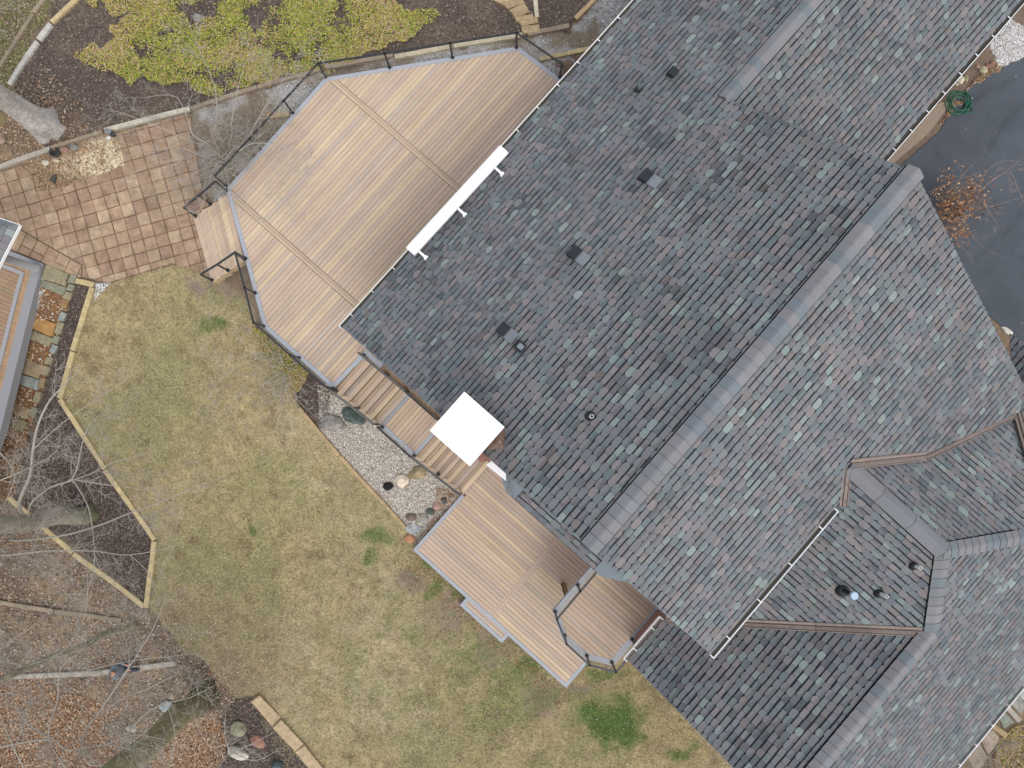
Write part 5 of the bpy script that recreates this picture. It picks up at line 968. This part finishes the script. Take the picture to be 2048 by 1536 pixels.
def shrub(name, label, base, stems, col, r=.03, cat='shrub', grp=None, depth=2, dens=2.6, tl=(.5, 1.0)):
    e = empty(name, base, label, cat, grp); mb = MB()
    for s in stems:
        w_ = [Vector(p) for p in WL(s)]; b = Vector(base)+Vector((random.uniform(-.25, .25), random.uniform(-.25, .25), 0)); m_ = b.lerp(w_[0], .5)+Vector((random.uniform(-.3, .3), random.uniform(-.3, .3), .25)); q = [b, m_]+[p+Vector((random.uniform(-.12, .12), random.uniform(-.12, .12), 0)) for p in w_]
        limb(mb, q, r, .005, col, depth, dens, tl)
    mb.build('branches', M_TWIG, e); return e
LT = (.41, .38, .34)
shrub('bare_tree', 'fine twigged bare tree spreading over the patio, path and upper deck', G(452, 318), [
    [(400, 292, 3.6), (330, 262, 4.2), (255, 232, 4.8), (205, 212, 5.2)], [(435, 250, 3.8), (425, 185, 4.6), (400, 120, 5.4), (385, 60, 6)], [(385, 318, 3.6), (310, 328, 4.2), (265, 342, 4.6)], [(405, 350, 3.4), (350, 368, 4), (310, 392, 4.4)],
    [(500, 262, 4), (540, 200, 4.8), (570, 150, 5.6), (600, 100, 6.2)], [(510, 292, 4.6), (560, 288, 5.2), (600, 310, 5.6), (620, 350, 6)], [(480, 350, 4.2), (540, 400, 5), (580, 430, 5.4)], [(420, 380, 3.6), (400, 420, 4), (330, 400, 4.4)],
    [(470, 240, 4.4), (480, 160, 5.2), (500, 90, 6)], [(380, 260, 4), (350, 200, 4.6), (290, 190, 5)], [(360, 290, 3.8), (300, 292, 4.4), (250, 280, 4.8)], [(470, 300, 3.6), (500, 310, 4), (545, 330, 4.6), (600, 370, 5)]], LT, .02, 'tree', None, 3, 3.0, (.9, 1.8))
shrub('bare_shrub', 'dark tangled bare shrub squeezed under the upper deck railing', G(500, 292), [[(470, 262, 3.2), (455, 235, 3.5)], [(520, 255, 3.1), (555, 225, 3.4)], [(470, 300, 3.1), (445, 290, 3.4)], [(500, 310, 3), (470, 330, 3.3)], [(530, 270, 3.1), (575, 240, 3.3)], [(490, 250, 3.2), (500, 215, 3.5)]], (.22, .18, .14), .016, 'shrub', None, 2, 5, (.5, .9))
shrub('bare_shrub', 'pale bare shrub leaning over the lawn beside the upper deck', G(575, 745), [
    [(540, 705, 2), (500, 660, 2.8), (455, 640, 3.4), (430, 610, 3.8)], [(530, 760, 1.8), (470, 740, 2.4), (430, 720, 3), (400, 700, 3.3)], [(540, 800, 1.8), (500, 840, 2.4), (450, 860, 2.8)], [(570, 800, 1.6), (560, 850, 2.1), (540, 890, 2.4)],
    [(610, 770, 1.8), (640, 790, 2.2), (660, 820, 2.5)], [(600, 800, 1.6), (630, 840, 2), (640, 870, 2.3)], [(560, 700, 2.2), (550, 660, 3), (575, 620, 3.6)], [(500, 790, 2), (430, 800, 2.6), (400, 850, 3)], [(520, 720, 2), (450, 760, 2.6), (420, 800, 3)]], LT, .012, depth=3, dens=3.2, tl=(.6, 1.2))
shrub('bare_shrub', 'bare shrub with crossing twigs in the bottom dark bed', G(470, 1500), [[(452, 1470, .8), (445, 1430, 1.6)], [(500, 1490, .8), (560, 1465, 1.6)], [(440, 1530, .8), (420, 1570, 1.4)], [(520, 1520, .8), (560, 1500, 1.5)], [(430, 1490, .9), (400, 1470, 1.6), (385, 1430, 2)]], LT, .018, dens=2.4)
shrub('bare_shrub', 'grey twiggy brush at the bottom right corner', G(1985, 1545), [[(2000, 1500, 2.0), (2030, 1480, 2.6)], [(1960, 1510, 2), (1935, 1500, 2.4)], [(2030, 1530, 2), (2060, 1500, 2.6)], [(1990, 1490, 2.2), (1990, 1465, 2.8)], [(1950, 1540, 2), (1920, 1530, 2.4)]], (.3, .27, .23), .016, dens=4, grp=None)
ls = shrub('leafy_shrub', 'shrub still holding orange brown leaves beside the driveway', G(1905, 432), [[(1900, 390, 3.4), (1925, 350, 4), (1950, 325, 4.4)], [(1930, 400, 3.4), (1975, 370, 4), (2030, 335, 4.6)], [(1920, 420, 3.2), (1975, 410, 3.8), (2040, 400, 4.3)], [(1930, 450, 3.2), (1960, 480, 3.6), (1990, 500, 3.9)], [(1900, 450, 3.4), (1925, 500, 3.8)], [(1940, 380, 3.8), (1985, 320, 4.6), (2045, 318, 5)], [(1960, 400, 3.7), (1990, 440, 4), (2000, 455, 4.2)], [(2010, 345, 4.5), (2030, 380, 4.7), (2040, 400, 4.8)]], (.36, .27, .23), .02, dens=2.6)
n = 1150; P_ = []
for i in range(n):
    t = rng.beta(1.3, 1.6); br = [((1880, 430), (1965, 345)), ((1885, 440), (1985, 395)), ((1890, 450), (1930, 470)), ((1880, 420), (1900, 345)), ((1890, 420), (1960, 380))][rng.randint(5)]
    px = br[0][0]+(br[1][0]-br[0][0])*t+rng.normal(0, 14); py = br[0][1]+(br[1][1]-br[0][1])*t+rng.normal(0, 14); P_.append(W(px, py, 3.3+1.0*t+rng.uniform(-.4, .3)))
scatter('foliage', LEAF_T[0], LEAF_T[1], np.array(P_), rots(n, .8), rng.uniform(.06, .12, n), pickc([(.34, .17, .08), (.27, .13, .07), (.48, .33, .2), (.20, .11, .07), (.40, .25, .14)], n), M_SCAT, ls)
# ------------------------------------------------------------------ person standing in the wooded corner, looking down at a controller
gz = G(278, 1322)[2]; hd = Vector(W(227, 1347, gz+1.60)); fL = Vector(G(272, 1311)); fR = Vector(G(281, 1337)); ct = (fL+fR)/2
fwd = Vector((math.cos(math.radians(8)), math.sin(math.radians(8)), 0)); lf = Vector((-fwd.y, fwd.x, 0)); body0 = Vector((hd.x, hd.y, gz))-fwd*.06
person = empty('person', ct, 'person in a grey hooded top and dark jeans standing among the leaves, holding a controller', 'person')
def Pt(f, l, z): return body0+fwd*f+lf*l+Vector((0, 0, z))
def skin(name, verts, edges, radii, m, root=0, parent=None, sub=2, flat=None):
    me = bpy.data.meshes.new(name); me.from_pydata([tuple(v) for v in verts], edges, []); o = link(name, me, m, parent)
    md = o.modifiers.new('s', 'SKIN'); md.use_smooth_shade = True; sv = me.skin_vertices[0].data
    for i, r in enumerate(radii): sv[i].radius = (r, r) if not hasattr(r, '__len__') else r
    sv[root].use_root = True; sb = o.modifiers.new('b', 'SUBSURF'); sb.levels = sub; sb.render_levels = sub; return o
pel = Pt(-.02, 0, .95); hipL, hipR = Pt(-.01, .10, .92), Pt(-.01, -.10, .92); ankL = Vector((fL.x, fL.y, gz+.09)); ankR = Vector((fR.x, fR.y, gz+.09)); kL = (hipL+ankL)/2+fwd*.06; kR = (hipR+ankR)/2+fwd*.06
shL, shR = Pt(-.02, .20, 1.42), Pt(-.02, -.20, 1.42); elL, elR = Pt(.05, .27, 1.12), Pt(.05, -.27, 1.12); wrL, wrR = Pt(.29, .11, 1.10), Pt(.29, -.11, 1.10); ch = Pt(-.03, 0, 1.30); nk = Pt(-.01, 0, 1.49); hdb = Pt(.035, 0, 1.56); hdc = Pt(.055, 0, 1.64); hdt = Pt(.05, 0, 1.72)
vs = [pel, Pt(-.02, 0, 1.1), ch, nk, hdb, hdc, hdt, shL, elL, wrL, shR, elR, wrR, hipL, kL, ankL, hipR, kR, ankR]; es = [(0, 1), (1, 2), (2, 3), (3, 4), (4, 5), (5, 6), (2, 7), (7, 8), (8, 9), (2, 10), (10, 11), (11, 12), (0, 13), (13, 14), (14, 15), (0, 16), (16, 17), (17, 18)]
rd = [.13, .13, .14, .055, .075, .095, .07, .055, .042, .028, .055, .042, .028, .085, .06, .042, .085, .06, .042]
for sgn, wr in ((1, wrL), (-1, wrR)):                       # palms and five fingers each
    pm = wr+fwd*.055-lf*sgn*.02+Vector((0, 0, .005)); k = len(vs); vs.append(pm); es.append((9 if sgn > 0 else 12, k)); rd.append((.030, .016))
    for i, L_ in enumerate((.066, .076, .070, .056)):
        b = pm+lf*sgn*(.026-.017*i)+fwd*.022; a = b+fwd*L_*.45+Vector((0, 0, -.012)); t = a+fwd*L_*.25-lf*sgn*.02+Vector((0, 0, -.03)); q = len(vs); vs += [b, a, t]; es += [(k, q), (q, q+1), (q+1, q+2)]; rd += [.0095, .0085, .0075]
    b = pm-lf*sgn*.03+fwd*.0; a = b-lf*sgn*.018+fwd*.03+Vector((0, 0, .015)); q = len(vs); vs += [b, a, a+fwd*.025]; es += [(k, q), (q, q+1), (q+1, q+2)]; rd += [.012, .0105, .009]
q = len(vs); vs += [hdc+fwd*.10-Vector((0, 0, .015))]; es += [(5, q)]; rd += [.016]     # nose
for s in (1, -1): q = len(vs); vs += [hdc+lf*s*.088]; es += [(5, q)]; rd += [.018]       # ears
skin('body', vs, es, rd, M_SKIN, 0, person)
skin('hooded_top', [Pt(-.02, 0, .88), Pt(-.02, 0, 1.08), Pt(-.03, 0, 1.28), Pt(-.04, 0, 1.40), shL+Vector((0, 0, .0)), elL, wrL-fwd*.04, shR, elR, wrR-fwd*.04, Pt(-.03, 0, 1.46)], [(0, 1), (1, 2), (2, 3), (3, 4), (4, 5), (5, 6), (3, 7), (7, 8), (8, 9), (3, 10)], [(.20, .155), (.19, .15), (.20, .155), (.16, .13), .088, .070, .045, .088, .070, .045, .10], mat('grey_hoodie', (.17, .20, .23), .95, 25, .2, .4, 30), 2, person)
mb = MB(); mb.tube([Pt(-.05+.115*math.cos(a), .125*math.sin(a), 1.475+.03*math.cos(a)) for a in [math.radians(40+i*280/12) for i in range(13)]], [.035+.02*math.sin(i/12*math.pi) for i in range(13)], 10); mb.build('hood', mat('grey_hoodie'), person)
skin('jeans', [pel, hipL, kL, ankL+Vector((0, 0, .02)), hipR, kR, ankR+Vector((0, 0, .02)), Pt(-.02, 0, 1.02)], [(0, 1), (1, 2), (2, 3), (0, 4), (4, 5), (5, 6), (0, 7)], [.15, .115, .085, .072, .115, .085, .072, .15], mat('dark_jeans', (.028, .045, .085), .9, 30, .2, .3, 40), 0, person)
for a in (ankL, ankR): skin('shoe', [a-fwd*.05-Vector((0, 0, .03)), a+fwd*.06-Vector((0, 0, .045)), a+fwd*.19-Vector((0, 0, .055))], [(0, 1), (1, 2)], [(.05, .045), (.052, .04), (.045, .03)], mat('shoe_cloth', (.28, .26, .25), .85, 30, .15), 0, person)
mb = MB(); ring_ = []
for i in range(22):
    a = math.radians(75+i*210/21); ring_.append(hdc+fwd*(-.0+.088*math.cos(a))+lf*.088*math.sin(a)+Vector((0, 0, .015-.02*math.cos(a))))
mb.tube(ring_, [.028]*22, 8, rough=.12); mb.tube([hdc+fwd*.05+Vector((0, 0, .085)), hdc-fwd*.02+Vector((0, 0, .098)), hdc-fwd*.07+Vector((0, 0, .07))], [.006, .012, .02], 6); mb.build('hair', mat('grey_brown_hair', (.16, .12, .09), .9, 60, .3), person)
cc = (wrL+wrR)/2+fwd*.085; rc_ = empty('remote_controller', cc, 'small remote controller with phone held in the hands of the person', 'controller'); mb = MB(); mb.beam(cc-lf*.075, cc+lf*.075, .09, .03, up=(0, 0, 1)); mb.build('controller_body', M_GREYL, rc_)
mb = MB(); mb.beam(cc+fwd*.06-lf*.07+Vector((0, 0, .02)), cc+fwd*.06+lf*.07+Vector((0, 0, .02)), .07, .01); mb.build('phone', M_BLACK, rc_)
mb = MB(); [mb.tube([cc+lf*s*.04+Vector((0, 0, .015)), cc+lf*s*.04+Vector((0, 0, .04))], [.005, .009], 8) for s in (1,)]; mb.build('control_stick', M_BLACK, rc_)
